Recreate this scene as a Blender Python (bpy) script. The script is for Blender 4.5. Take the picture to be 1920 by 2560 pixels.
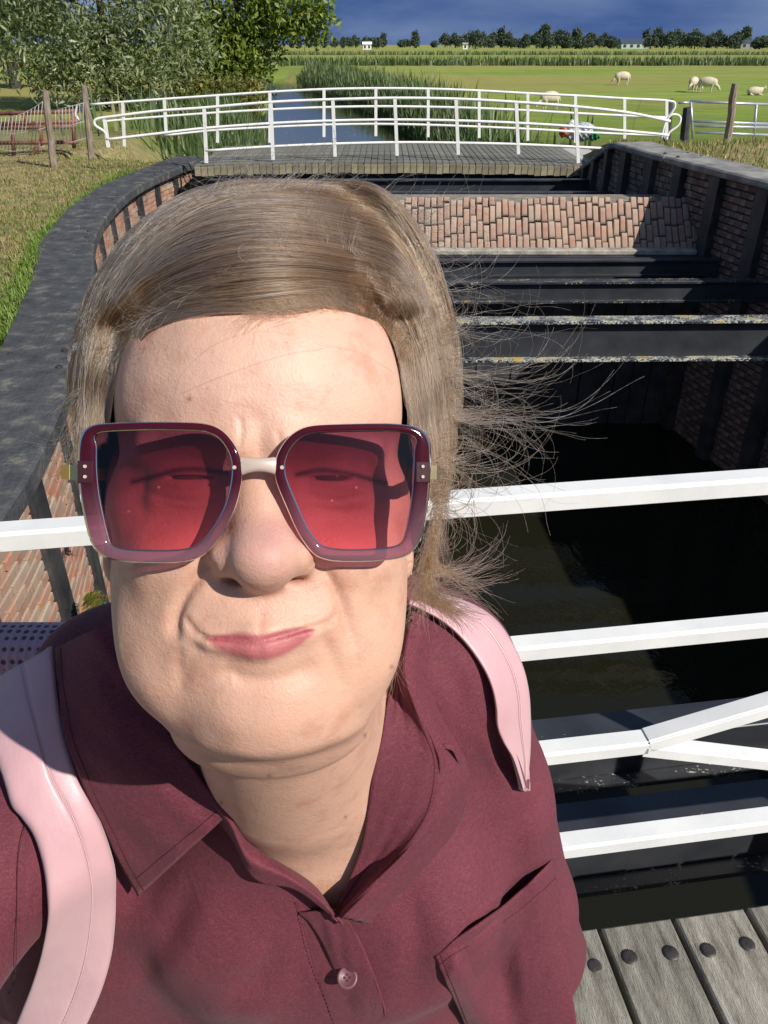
import bpy, math, random
import numpy as np
from mathutils import Vector, Matrix, Euler

for o in list(bpy.data.objects): bpy.data.objects.remove(o)
scene = bpy.context.scene
col = scene.collection
R = math.radians
rng = np.random.default_rng(7)
random.seed(7)

# ------------------------------------------------------------------ camera
CAM = Vector((0, 0, 1.65)); PITCH = R(31.3); FPX = 1923.0
cd = bpy.data.cameras.new('camera'); cam = bpy.data.objects.new('camera', cd); col.objects.link(cam)
cam.location = CAM; cam.rotation_euler = (R(90) - PITCH, 0, 0)
cd.sensor_fit = 'HORIZONTAL'; cd.sensor_width = 36; cd.lens = 36 * FPX / 1920
cd.clip_start = 0.01; cd.clip_end = 6000
scene.camera = cam
# ------------------------------------------------------------------ sky, sun, exposure
SUN = Vector((0.60, -0.49, 0.63)).normalized()
w = bpy.data.worlds.new('World'); scene.world = w; w.use_nodes = True
nt = w.node_tree; nt.nodes.clear()
out = nt.nodes.new('ShaderNodeOutputWorld'); bg = nt.nodes.new('ShaderNodeBackground')
sky = nt.nodes.new('ShaderNodeTexSky'); sky.sky_type = 'NISHITA'; sky.sun_disc = False
sky.sun_elevation = math.asin(SUN.z); sky.sun_rotation = math.atan2(SUN.x, SUN.y)
sky.air_density = 1.0; sky.dust_density = 0.4; sky.ozone_density = 2.0
tc = nt.nodes.new('ShaderNodeTexCoord'); mp = nt.nodes.new('ShaderNodeMapping')
mp.inputs['Scale'].default_value = (2.0, 2.0, 9.0)
nz = nt.nodes.new('ShaderNodeTexNoise'); nz.inputs['Scale'].default_value = 1.5; nz.inputs['Detail'].default_value = 7; nz.inputs['Roughness'].default_value = 0.52
rp = nt.nodes.new('ShaderNodeValToRGB')
rp.color_ramp.elements[0].position = 0.40; rp.color_ramp.elements[0].color = (0.66, 1.25, 3.2, 1)
rp.color_ramp.elements[1].position = 0.68; rp.color_ramp.elements[1].color = (2.1, 3.0, 5.0, 1)
rc = nt.nodes.new('ShaderNodeValToRGB')            # how much cloud covers the blue
nz2 = nt.nodes.new('ShaderNodeTexNoise'); nz2.inputs['Scale'].default_value = 1.1; nz2.inputs['Detail'].default_value = 5
sx = nt.nodes.new('ShaderNodeSeparateXYZ')
ad = nt.nodes.new('ShaderNodeMath'); ad.operation = 'MULTIPLY_ADD'; ad.inputs[1].default_value = -1.1; 
rc.color_ramp.elements[0].position = 0.06; rc.color_ramp.elements[0].color = (0, 0, 0, 1)
rc.color_ramp.elements[1].position = 0.42; rc.color_ramp.elements[1].color = (1, 1, 1, 1)
mx = nt.nodes.new('ShaderNodeMix'); mx.data_type = 'RGBA'
L = nt.links.new
L(tc.outputs['Generated'], mp.inputs['Vector']); L(mp.outputs[0], nz.inputs['Vector']); L(nz.outputs[0], rp.inputs[0])
L(tc.outputs['Generated'], nz2.inputs['Vector']); L(tc.outputs['Generated'], sx.inputs[0])
L(sx.outputs['Z'], ad.inputs[0]); L(nz2.outputs[0], ad.inputs[2]); L(ad.outputs[0], rc.inputs[0])
L(rc.outputs[0], mx.inputs[0]); L(sky.outputs[0], mx.inputs[6]); L(rp.outputs[0], mx.inputs[7])
L(mx.outputs[2], bg.inputs[0]); bg.inputs[1].default_value = 0.083
L(bg.outputs[0], out.inputs[0])
sd = bpy.data.lights.new('sun', 'SUN'); so = bpy.data.objects.new('sun', sd); col.objects.link(so)
sd.energy = 5.0; sd.angle = R(0.5); sd.color = (1.0, 0.945, 0.86)
so.rotation_euler = (-SUN).to_track_quat('-Z', 'Y').to_euler(); so.location = SUN * 30
vs = scene.view_settings; vs.view_transform = 'Standard'; vs.look = 'None'; vs.exposure = 0.15; vs.gamma = 1.0; vs.use_curve_mapping = False

# ------------------------------------------------------------------ helpers
DS = 1920 / 1659.0                      # notes on the photo were taken on a 1659-wide view
CP, SP = math.cos(PITCH), math.sin(PITCH)
def ray(px, py):
    x = (px * DS - 960) / FPX; d = (py * DS - 1280) / FPX
    return Vector((x, CP - SP * d, -(SP + CP * d)))
def at_z(px, py, z): r = ray(px, py); return CAM + r * ((z - CAM.z) / r.z)
def at_y(px, py, y): r = ray(px, py); return CAM + r * (y / r.y)
def kw(a, b, c): return Vector((a, CP * c + SP * b, CAM.z - SP * c + CP * b))   # camera frame (right, up, forward) to world

def tag(o, label=None, cat=None, group=None, kind=None):
    if label: o['label'] = label
    if cat: o['category'] = cat
    if group: o['group'] = group
    if kind: o['kind'] = kind
    return o
def empty(name, loc, label=None, cat=None, group=None):
    o = bpy.data.objects.new(name, None); col.objects.link(o); o.location = loc; o.empty_display_size = 0.1
    return tag(o, label, cat, group)
def link(name, me, mat=None, parent=None):
    o = bpy.data.objects.new(name, me); col.objects.link(o)
    if mat is not None and not me.materials: me.materials.append(mat)
    if parent is not None: o.parent = parent
    return o
def wloc(o):
    v = Vector((0, 0, 0))
    while o is not None: v = v + o.location; o = o.parent
    return v
def np_mesh(name, V, F, smooth=False):
    """V (n,3); F (m,k) one face size"""
    me = bpy.data.meshes.new(name); V = np.asarray(V, np.float32); F = np.asarray(F, np.int32)
    m, k = F.shape
    me.vertices.add(len(V)); me.vertices.foreach_set('co', V.ravel())
    me.loops.add(m * k); me.loops.foreach_set('vertex_index', F.ravel())
    me.polygons.add(m); me.polygons.foreach_set('loop_start', np.arange(0, m * k, k, dtype=np.int32))
    me.polygons.foreach_set('loop_total', np.full(m, k, np.int32))
    if smooth: me.polygons.foreach_set('use_smooth', np.ones(m, bool))
    me.update(calc_edges=True); me.validate()
    return me
class MB:
    def __init__(s): s.v = []; s.f = []
    def add(s, vs_, fs_):
        n = len(s.v); s.v += [tuple(v) for v in vs_]; s.f += [tuple(i + n for i in f) for f in fs_]; return s
    def box(s, c, sz, rot=None, bev=0.0):
        hx, hy, hz = sz[0] / 2, sz[1] / 2, sz[2] / 2; c = Vector(c)
        if bev <= 0:
            vs_ = [Vector((x * hx, y * hy, z * hz)) for z in (-1, 1) for y in (-1, 1) for x in (-1, 1)]
            fs_ = [(0, 2, 3, 1), (4, 5, 7, 6), (0, 1, 5, 4), (2, 6, 7, 3), (0, 4, 6, 2), (1, 3, 7, 5)]
        else:                                     # top and bottom edges chamfered
            vs_ = []
            for z, k in ((-hz, bev), (-hz + bev, 0), (hz - bev, 0), (hz, bev)):
                vs_ += [Vector((x * (hx - k), y * (hy - k), z)) for x, y in ((-1, -1), (1, -1), (1, 1), (-1, 1))]
            fs_ = [(3, 2, 1, 0), (12, 13, 14, 15)]
            for r_ in range(3):
                for k in range(4):
                    a = r_ * 4 + k; b = r_ * 4 + (k + 1) % 4; fs_.append((a, b, b + 4, a + 4))
        if rot is not None: vs_ = [rot @ v for v in vs_]
        return s.add([v + c for v in vs_], fs_)
    def bar(s, p0, p1, wd, ht, up=(0, 0, 1), bev=0.0):
        p0, p1 = Vector(p0), Vector(p1); d = p1 - p0; ln = d.length; x = d.normalized(); u = Vector(up)
        y = u.cross(x).normalized(); z = x.cross(y)
        return s.box((p0 + p1) / 2, (ln, wd, ht), Matrix((x, y, z)).transposed(), bev)
    def tube(s, pts, r, n=8, cap=True):
        pts = [Vector(p) for p in pts]; rs = r if isinstance(r, (list, tuple)) else [r] * len(pts)
        vs_, fs_ = [], []; prev = None
        for i, p in enumerate(pts):
            t = (pts[min(i + 1, len(pts) - 1)] - pts[max(i - 1, 0)]).normalized()
            if prev is None:
                a = Vector((0, 0, 1)) if abs(t.z) < 0.9 else Vector((1, 0, 0)); u = t.cross(a).normalized()
            else: u = (prev - t * prev.dot(t)).normalized()
            prev = u; v = t.cross(u)
            for k in range(n):
                a = 2 * math.pi * k / n; vs_.append(p + (u * math.cos(a) + v * math.sin(a)) * rs[i])
        for i in range(len(pts) - 1):
            for k in range(n):
                a = i * n + k; b = i * n + (k + 1) % n; fs_.append((a, b, b + n, a + n))
        if cap: fs_.append(tuple(range(n - 1, -1, -1))); fs_.append(tuple(range((len(pts) - 1) * n, len(pts) * n)))
        return s.add(vs_, fs_)
    def dome(s, c, r, h, n=10):
        c = Vector(c); vs_ = []; fs_ = []
        for j, (k, z) in enumerate(((1, 0), (0.92, 0.5), (0.6, 0.88), (0.0, 1))):
            for i in range(n):
                a = 2 * math.pi * i / n; vs_.append(c + Vector((math.cos(a) * r * k, math.sin(a) * r * k, h * z)))
        for j in range(3):
            for i in range(n):
                a = j * n + i; b = j * n + (i + 1) % n; fs_.append((a, b, b + n, a + n))
        return s.add(vs_, fs_)
    def build(s, name, mat=None, parent=None, smooth=False):
        off = wloc(parent) if parent is not None else Vector((0, 0, 0))
        me = bpy.data.meshes.new(name); me.from_pydata([Vector(v) - off for v in s.v], [], s.f); me.update()
        if smooth: me.polygons.foreach_set('use_smooth', [True] * len(me.polygons))
        return link(name, me, mat, parent)
    def thing(s, name, mat, label, cat, group=None, smooth=False):
        c = np.array([tuple(v) for v in s.v]); loc = Vector((float(c[:, 0].mean()), float(c[:, 1].mean()), float(c[:, 2].min())))
        me = bpy.data.meshes.new(name); me.from_pydata([Vector(v) - loc for v in s.v], [], s.f); me.update()
        if smooth: me.polygons.foreach_set('use_smooth', [True] * len(me.polygons))
        o = link(name, me, mat); o.location = loc; return tag(o, label, cat, group)
def copy_tree(o, parent=None):
    c = o.copy(); col.objects.link(c); c.parent = parent
    for ch in o.children: copy_tree(ch, c)
    return c

# ---- materials
class NB:
    def __init__(s, name):
        s.m = bpy.data.materials.new(name); s.m.use_nodes = True; s.t = s.m.node_tree; s.n = s.t.nodes
        s.bsdf = s.n['Principled BSDF']; s.outn = s.n['Material Output']
    def new(s, t, **kw_):
        n = s.n.new(t)
        for k, v in kw_.items():
            if k.startswith('i_'): n.inputs[k[2:].replace('_', ' ')].default_value = v
            else: setattr(n, k, v)
        return n
    def link(s, a, b): s.t.links.new(a, b)
    def coords(s, kind='Object', scale=None):
        t = s.new('ShaderNodeTexCoord'); o = t.outputs[kind]
        if scale is not None:
            m = s.new('ShaderNodeMapping'); m.inputs['Scale'].default_value = scale; s.link(o, m.inputs[0]); o = m.outputs[0]
        return o
    def noise(s, v, scale, detail=4, rough=0.55, dist=0.0):
        n = s.new('ShaderNodeTexNoise'); n.inputs['Scale'].default_value = scale; n.inputs['Detail'].default_value = detail
        n.inputs['Roughness'].default_value = rough; n.inputs['Distortion'].default_value = dist
        if v is not None: s.link(v, n.inputs['Vector'])
        return n.outputs['Fac']
    def ramp(s, fac, stops):
        r = s.new('ShaderNodeValToRGB'); e = r.color_ramp.elements
        while len(e) < len(stops): e.new(0.5)
        for i, (p, c) in enumerate(stops):
            e[i].position = p; e[i].color = c if len(c) == 4 else (*c, 1)
        s.link(fac, r.inputs[0]); return r.outputs[0]
    def mix(s, fac, a, b, mode='MIX'):
        m = s.new('ShaderNodeMix'); m.data_type = 'RGBA'; m.blend_type = mode
        for i, v in ((0, fac), (6, a), (7, b)):
            if hasattr(v, 'is_linked'): s.link(v, m.inputs[i])
            elif i == 0: m.inputs[0].default_value = v
            else: m.inputs[i].default_value = (*v, 1) if len(v) == 3 else v
        return m.outputs[2]
    def math(s, op, a, b=0.0, c=None):
        m = s.new('ShaderNodeMath'); m.operation = op
        for i, v in enumerate((a, b) if c is None else (a, b, c)):
            if hasattr(v, 'is_linked'): s.link(v, m.inputs[i])
            else: m.inputs[i].default_value = v
        return m.outputs[0]
    def bump(s, h, strength, dist=0.01, normal=None):
        b = s.new('ShaderNodeBump'); b.inputs['Strength'].default_value = strength; b.inputs['Distance'].default_value = dist
        s.link(h, b.inputs['Height'])
        if normal is not None: s.link(normal, b.inputs['Normal'])
        return b.outputs[0]
    def base(s, c):
        if hasattr(c, 'is_linked'): s.link(c, s.bsdf.inputs['Base Color'])
        else: s.bsdf.inputs['Base Color'].default_value = (*c, 1)
    def set(s, **kw_):
        for k, v in kw_.items():
            i = s.bsdf.inputs[k.replace('_', ' ')]
            if hasattr(v, 'is_linked'): s.link(v, i)
            else: i.default_value = v
        return s
def pmat(name, c1, c2, scale=6, rough=0.65, bump=0.3, bscale=60, bdist=0.004, metallic=0.0, lo=0.35, hi=0.65, rnd=0.0, stretch=None, c3=None, spec=0.5):
    b = NB(name); v = b.coords('Object', stretch)
    f = b.noise(v, scale, 6, 0.6)
    c = b.ramp(f, [(lo, c1), (hi, c2)] if c3 is None else [(lo, c1), ((lo + hi) / 2, c2), (hi, c3)])
    if rnd > 0:
        oi = b.new('ShaderNodeObjectInfo'); g = b.math('MULTIPLY_ADD', oi.outputs['Random'], 2 * rnd, 1 - rnd)
        h = b.new('ShaderNodeHueSaturation'); b.link(g, h.inputs['Value']); b.link(c, h.inputs['Color']); c = h.outputs[0]
    b.base(c); b.set(Roughness=rough, Metallic=metallic); b.bsdf.inputs['Specular IOR Level'].default_value = spec
    if bump > 0: b.link(b.bump(b.noise(v, bscale, 5, 0.6), bump, bdist), b.bsdf.inputs['Normal'])
    return b.m
def lerp_path(pts, n):
    """points along a smooth (Catmull-Rom) path"""
    P = [Vector(p) for p in pts]; P = [P[0] * 2 - P[1]] + P + [P[-1] * 2 - P[-2]]; o = []
    m = len(P) - 3
    for i in range(n):
        t = i / (n - 1) * m; k = min(int(t), m - 1); u = t - k
        a, b, c, d = P[k:k + 4]
        o.append(0.5 * ((2 * b) + (c - a) * u + (2 * a - 5 * b + 4 * c - d) * u * u + (3 * b - a - 3 * c + d) * u ** 3))
    return o
def resample(P, step):
    o = [P[0]]; acc = 0.0
    for a, b in zip(P, P[1:]):
        d = (b - a).length
        while acc + d >= step:
            t = (step - acc) / d; a = a.lerp(b, t); o.append(a.copy()); d = (b - a).length; acc = 0.0
        acc += d
    return o

# ---- signed distance shapes to one continuous mesh (surface nets)
def sdf_mesh(f, lo, hi, h, chunk=400000, newton=2):
    lo = np.array(lo, np.float32); hi = np.array(hi, np.float32); B = 8
    nb = np.ceil((hi - lo) / (h * B)).astype(int); N = nb * B + 1
    bc = np.stack(np.meshgrid(*[np.arange(n) for n in nb], indexing='ij'), -1).reshape(-1, 3)
    ctr = lo + (bc + 0.5) * (B * h)
    d = np.concatenate([f(ctr[i:i + chunk]) for i in range(0, len(ctr), chunk)])
    act = np.abs(d) < B * h * 1.25
    D = np.repeat(np.repeat(np.repeat(d.reshape(nb), B, 0), B, 1), B, 2)
    D = np.pad(D, ((0, 1),) * 3, mode='edge').astype(np.float32)
    loc = np.stack(np.meshgrid(*[np.arange(B + 1)] * 3, indexing='ij'), -1).reshape(-1, 3)
    ab = bc[act] * B
    st = max(1, chunk // len(loc))
    for i in range(0, len(ab), st):
        idx = (ab[i:i + st, None, :] + loc[None]).reshape(-1, 3)
        D[idx[:, 0], idx[:, 1], idx[:, 2]] = f((lo + idx * h).astype(np.float32))
    S = D < 0
    c = S[:-1, :-1, :-1].astype(np.int8)
    for dx in (0, 1):
        for dy in (0, 1):
            for dz in (0, 1):
                if dx or dy or dz: c = c + S[dx:N[0] - 1 + dx, dy:N[1] - 1 + dy, dz:N[2] - 1 + dz]
    cells = np.argwhere((c > 0) & (c < 8))
    vid = np.full(N - 1, -1, np.int32); vid[cells[:, 0], cells[:, 1], cells[:, 2]] = np.arange(len(cells))
    acc = np.zeros((len(cells), 3), np.float32); cnt = np.zeros(len(cells), np.float32)
    cor = [(i, j, k) for i in (0, 1) for j in (0, 1) for k in (0, 1)]
    for a in cor:
        for ax in range(3):
            if a[ax] == 0:
                b = list(a); b[ax] = 1
                va = D[cells[:, 0] + a[0], cells[:, 1] + a[1], cells[:, 2] + a[2]]; vb = D[cells[:, 0] + b[0], cells[:, 1] + b[1], cells[:, 2] + b[2]]
                m = (va < 0) != (vb < 0); t = np.where(m, va / np.where(m, va - vb, 1), 0)
                p = np.tile(np.array(a, np.float32), (len(cells), 1)); p[:, ax] += t
                acc += p * m[:, None]; cnt += m
    V = lo + (cells + acc / np.maximum(cnt, 1)[:, None]) * h
    Q = []
    for ax in range(3):
        sl = [slice(None)] * 3; s2 = [slice(None)] * 3; sl[ax] = slice(0, -1); s2[ax] = slice(1, None)
        e = np.argwhere(S[tuple(sl)] != S[tuple(s2)]); o1, o2 = [(1, 2), (2, 0), (0, 1)][ax]
        e = e[(e[:, o1] > 0) & (e[:, o2] > 0) & (e[:, o1] < N[o1] - 1) & (e[:, o2] < N[o2] - 1)]
        fl = S[e[:, 0], e[:, 1], e[:, 2]]
        q = []
        for u, v in ((0, 0), (1, 0), (1, 1), (0, 1)):
            g = e.copy(); g[:, o1] -= 1 - u; g[:, o2] -= 1 - v; q.append(vid[g[:, 0], g[:, 1], g[:, 2]])
        q = np.stack(q, 1); q[~fl] = q[~fl][:, ::-1]; Q.append(q)
    Q = np.concatenate(Q); Q = Q[(Q >= 0).all(1)]
    V = V.astype(np.float32)
    for _ in range(newton):
        e = h * 0.5; g = np.stack([f(V + np.eye(3, dtype=np.float32)[k] * e) - f(V - np.eye(3, dtype=np.float32)[k] * e) for k in range(3)], 1)
        g /= np.maximum(np.linalg.norm(g, axis=1, keepdims=True), 1e-9); V = V - g * np.clip(f(V), -h, h)[:, None] * 0.8
    return V.astype(np.float32), Q
def ell(P, c, r):
    q = (P - np.array(c, np.float32)) / np.array(r, np.float32); k = np.linalg.norm(q, axis=1)
    k2 = np.linalg.norm(q / np.array(r, np.float32), axis=1)
    return k * (k - 1) / np.maximum(k2, 1e-9)
def cap(P, a, b, ra, rb=None):
    a = np.array(a, np.float32); b = np.array(b, np.float32); rb = ra if rb is None else rb
    d = b - a; t = np.clip(((P - a) @ d) / (d @ d), 0, 1)
    return np.linalg.norm(P - a - t[:, None] * d, axis=1) - (ra + (rb - ra) * t)
def smin(a, b, k):
    h = np.clip(0.5 + 0.5 * (b - a) / k, 0, 1); return b + (a - b) * h - k * h * (1 - h)
def smax(a, b, k): return -smin(-a, -b, k)

# ================================================================== materials of the place
m_white = pmat('white_paint', (0.80, 0.80, 0.78), (0.70, 0.71, 0.70), 9, 0.38, 0.08, 90, 0.002)
m_whitefar = pmat('white_paint_weathered', (0.82, 0.82, 0.78), (0.62, 0.60, 0.55), 5, 0.5, 0.1, 60, 0.002, lo=0.5, hi=0.8)
m_tar = pmat('tarred_timber', (0.018, 0.019, 0.022), (0.05, 0.05, 0.052), 5, 0.62, 0.6, 55, 0.006, c3=(0.11, 0.105, 0.09), lo=0.35, hi=0.85, rnd=0.15)
m_steel = pmat('black_painted_steel', (0.022, 0.024, 0.030), (0.045, 0.048, 0.056), 4, 0.42, 0.25, 40, 0.003, lo=0.3, hi=0.7)
m_bolt = pmat('rusty_bolt', (0.015, 0.014, 0.014), (0.05, 0.04, 0.035), 60, 0.5, 0.4, 200, 0.001)
m_deckgrey = pmat('weathered_deck_wood', (0.10, 0.09, 0.07), (0.27, 0.25, 0.205), 4.5, 0.85, 0.9, 40, 0.005, stretch=(9, 1.6, 9), lo=0.3, hi=0.72, rnd=0.16, c3=(0.40, 0.38, 0.32))
m_capwood = pmat('cap_wood', (0.14, 0.14, 0.135), (0.33, 0.32, 0.29), 4, 0.8, 0.5, 40, 0.004, rnd=0.1)
m_post = pmat('post_wood', (0.15, 0.115, 0.085), (0.34, 0.28, 0.22), 5, 0.85, 0.8, 30, 0.006, stretch=(6, 6, 1))
m_galv = pmat('galvanised_steel', (0.42, 0.46, 0.52), (0.58, 0.62, 0.68), 6, 0.4, 0.1, 60, 0.002, metallic=0.6)
m_rust = pmat('rusty_red_steel', (0.13, 0.04, 0.028), (0.26, 0.12, 0.085), 7, 0.75, 0.3, 60, 0.003)
m_wire = pmat('fence_wire', (0.30, 0.30, 0.30), (0.42, 0.42, 0.41), 9, 0.5, 0, 1)
m_mortar = pmat('old_mortar', (0.20, 0.175, 0.14), (0.36, 0.33, 0.27), 9, 0.9, 0.7, 60, 0.006)
def brick_mat(name, cols):
    b = NB(name); v = b.coords('Object'); oi = b.new('ShaderNodeObjectInfo')
    ge = b.new('ShaderNodeNewGeometry')
    r = b.math('FRACT', b.math('ADD', oi.outputs['Random'], ge.outputs['Random Per Island']))
    c = b.ramp(r, cols)
    n = b.noise(v, 9, 6, 0.65)
    c = b.mix(b.ramp(n, [(0.42, (0, 0, 0)), (0.72, (0.75, 0.75, 0.75))]), c, (0.42, 0.38, 0.31))
    c = b.mix(b.ramp(b.noise(v, 3.1, 5), [(0.5, (0, 0, 0)), (0.75, (0.7, 0.7, 0.7))]), c, (0.07, 0.065, 0.05))
    b.base(c); b.set(Roughness=0.9)
    b.link(b.bump(b.noise(v, 60, 6, 0.7), 0.7, 0.006), b.bsdf.inputs['Normal']); return b.m
m_brick = brick_mat('old_brick', [(0.0, (0.34, 0.12, 0.07)), (0.3, (0.44, 0.19, 0.11)), (0.55, (0.38, 0.24, 0.16)), (0.8, (0.30, 0.13, 0.09)), (1.0, (0.42, 0.32, 0.23))])
m_brickapron = brick_mat('apron_brick', [(0.0, (0.38, 0.20, 0.135)), (0.3, (0.33, 0.19, 0.14)), (0.55, (0.42, 0.29, 0.21)), (0.8, (0.33, 0.16, 0.11)), (1.0, (0.36, 0.27, 0.20))])
m_brickshade = brick_mat('shade_darkened_brick', [(0.0, (0.13, 0.06, 0.045)), (0.4, (0.10, 0.06, 0.05)), (0.7, (0.17, 0.10, 0.075)), (1.0, (0.08, 0.06, 0.055))])  # darkened brick copy: the right wall's shade is put into the colour
def lichen_mat(name, amount, stretch):
    b = NB(name); v = b.coords('Object', stretch)
    c = b.ramp(b.noise(b.coords('Object'), 4), [(0.3, (0.014, 0.016, 0.022)), (0.7, (0.04, 0.043, 0.052))])
    n = b.math('MULTIPLY_ADD', b.noise(v, 7, 3), 0.35, b.math('MULTIPLY', b.noise(v, 62, 5, 0.65), 0.65)); k = b.ramp(n, [(0.63 - amount, (0, 0, 0)), (0.66 - amount, (1, 1, 1))])
    lc = b.ramp(b.noise(v, 7, 3), [(0.50, (0.46, 0.47, 0.44)), (0.60, (0.44, 0.43, 0.33)), (0.66, (0.48, 0.32, 0.07))])
    b.base(b.mix(k, c, lc)); b.set(Roughness=b.math('MULTIPLY_ADD', k, 0.45, 0.42))
    b.link(b.bump(k, 0.5, 0.004), b.bsdf.inputs['Normal']); return b.m
m_lich1 = lichen_mat('steel_with_lichen', 0.06, (1, 2, 1)); m_lich2 = lichen_mat('steel_few_lichen', -0.03, (1, 2, 1))
m_lich3 = lichen_mat('steel_much_lichen', 0.135, (1, 2, 1))
# water: dark peat water
b = NB('lock_water'); v = b.coords('Object', (1.0, 0.55, 1))
b.base((0.012, 0.012, 0.007)); b.set(Roughness=0.03, IOR=1.33)
b.link(b.bump(b.noise(v, 3.0, 5, 0.55, 0.4), 0.16, 0.05), b.bsdf.inputs['Normal']); m_water = b.m
# ground
b = NB('pasture_ground'); v = b.coords('Object'); sp = b.new('ShaderNodeSeparateXYZ'); b.link(v, sp.inputs[0])
g1 = b.ramp(b.noise(v, 0.9, 6, 0.7), [(0.3, (0.085, 0.135, 0.022)), (0.7, (0.15, 0.20, 0.04))])
gf = b.ramp(b.noise(b.coords('Object', (0.03, 0.12, 1)), 1.0, 6, 0.6), [(0.36, (0.17, 0.26, 0.04)), (0.52, (0.24, 0.32, 0.06)), (0.68, (0.29, 0.31, 0.085))])
far = b.new('ShaderNodeMapRange'); far.inputs[1].default_value = 22; far.inputs[2].default_value = 40; b.link(sp.outputs['Y'], far.inputs[0])
fine = b.ramp(b.noise(b.coords('Object', (0.35, 1.0, 1)), 0.9, 7, 0.75), [(0.32, (0.62, 0.66, 0.6)), (0.52, (1, 1, 1)), (0.7, (1.22, 1.16, 1.2))]); gf = b.mix(1.0, gf, fine, 'MULTIPLY')
grass = b.mix(far.outputs[0], g1, gf)
patch = b.ramp(b.noise(b.coords('Object', (0.02, 0.05, 1)), 1.0, 4), [(0.40, (0, 0, 0)), (0.56, (0.85, 0.85, 0.85))])
grass = b.mix(b.math('MULTIPLY', patch, far.outputs[0]), grass, (0.31, 0.27, 0.09))
dry = b.mix(b.ramp(b.noise(v, 5, 6, 0.7), [(0.38, (0, 0, 0)), (0.62, (1, 1, 1))]), (0.25, 0.19, 0.11), (0.44, 0.35, 0.17))
near = b.new('ShaderNodeMapRange'); near.inputs[1].default_value = 24; near.inputs[2].default_value = 15; b.link(sp.outputs['Y'], near.inputs[0])
dm = b.ramp(b.noise(v, 1.1, 6, 0.65, 0.5), [(0.30, (0.05, 0.05, 0.05)), (0.47, (1, 1, 1))])
b.base(b.mix(b.math('MULTIPLY', dm, near.outputs[0]), grass, dry)); b.set(Roughness=0.95)
b.bsdf.inputs['Specular IOR Level'].default_value = 0.15
b.link(b.bump(b.noise(v, 14, 7, 0.7), 0.9, 0.05), b.bsdf.inputs['Normal']); m_ground = b.m
def leaf_mat(name, stops, rough=0.5, trans=0.35):
    b = NB(name); ge = b.new('ShaderNodeNewGeometry'); c = b.ramp(ge.outputs['Random Per Island'], stops)
    b.base(c); b.set(Roughness=rough)
    tr = b.new('ShaderNodeBsdfTranslucent'); b.link(c, tr.inputs[0]); ms = b.new('ShaderNodeMixShader'); ms.inputs[0].default_value = trans
    b.link(b.bsdf.outputs[0], ms.inputs[1]); b.link(tr.outputs[0], ms.inputs[2]); b.link(ms.outputs[0], b.outn.inputs[0]); return b.m
m_willow = leaf_mat('willow_leaves', [(0, (0.12, 0.17, 0.05)), (0.5, (0.21, 0.26, 0.10)), (0.8, (0.31, 0.35, 0.19)), (1, (0.50, 0.52, 0.38))])
m_poplar = leaf_mat('poplar_leaves', [(0, (0.09, 0.15, 0.018)), (0.6, (0.19, 0.26, 0.035)), (1, (0.31, 0.36, 0.06))])
m_darkleaf = leaf_mat('dark_leaves', [(0, (0.03, 0.05, 0.012)), (1, (0.07, 0.10, 0.025))])
m_farleaf = leaf_mat('far_leaves', [(0, (0.045, 0.075, 0.045)), (1, (0.095, 0.13, 0.075))], 0.7, 0.2)
m_reed = leaf_mat('reed_blades', [(0, (0.075, 0.13, 0.04)), (0.7, (0.14, 0.21, 0.07)), (0.93, (0.20, 0.25, 0.10)), (1, (0.34, 0.30, 0.15))])
m_blade = leaf_mat('grass_blades', [(0, (0.11, 0.19, 0.03)), (0.45, (0.20, 0.28, 0.05)), (0.6, (0.36, 0.28, 0.11)), (1, (0.48, 0.37, 0.17))])
m_greenblade = leaf_mat('green_grass_blades', [(0, (0.12, 0.22, 0.03)), (0.8, (0.21, 0.32, 0.05)), (1, (0.36, 0.34, 0.12))])
m_fern = leaf_mat('fern_leaves', [(0, (0.10, 0.20, 0.03)), (0.6, (0.22, 0.30, 0.05)), (0.61, (0.36, 0.14, 0.04)), (1, (0.42, 0.20, 0.06))])
m_bark = pmat('bark', (0.035, 0.028, 0.02), (0.09, 0.075, 0.055), 8, 0.9, 0.8, 30, 0.02)
m_fleece = pmat('sheep_fleece', (0.52, 0.45, 0.33), (0.68, 0.61, 0.48), 14, 0.95, 0.8, 60, 0.02)

# ================================================================== ground and water
WZ = -2.2
LPx = [(-1.62, -3), (-1.62, 2.2), (-1.70, 3.2), (-1.97, 4.5), (-2.42, 6.2), (-3.0, 8.1), (-3.36, 10.2), (-3.42, 12), (-3.14, 14.5)]
RPx = [(4.3, -3), (4.3, 3), (4.1, 5), (3.75, 6.5), (3.45, 7.8), (3.15, 9.4), (2.98, 10.8), (3.05, 12.9), (3.1, 14.5)]
LC = LPx + [(-2.75, 17), (-5.4, 40), (-8.8, 68), (-11, 84), (-20, 120), (-60, 200), (-400, 420)]
RC = RPx + [(2.9, 17), (1.2, 40), (-1.2, 58), (-7, 84), (-14.5, 120), (-53, 200), (-390, 420)]
def cx(C, Y): return np.interp(Y, [p[1] for p in C], [p[0] for p in C])
def sst(a, b_, x): t = np.clip((x - a) / (b_ - a), 0, 1); return t * t * (3 - 2 * t)
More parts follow.
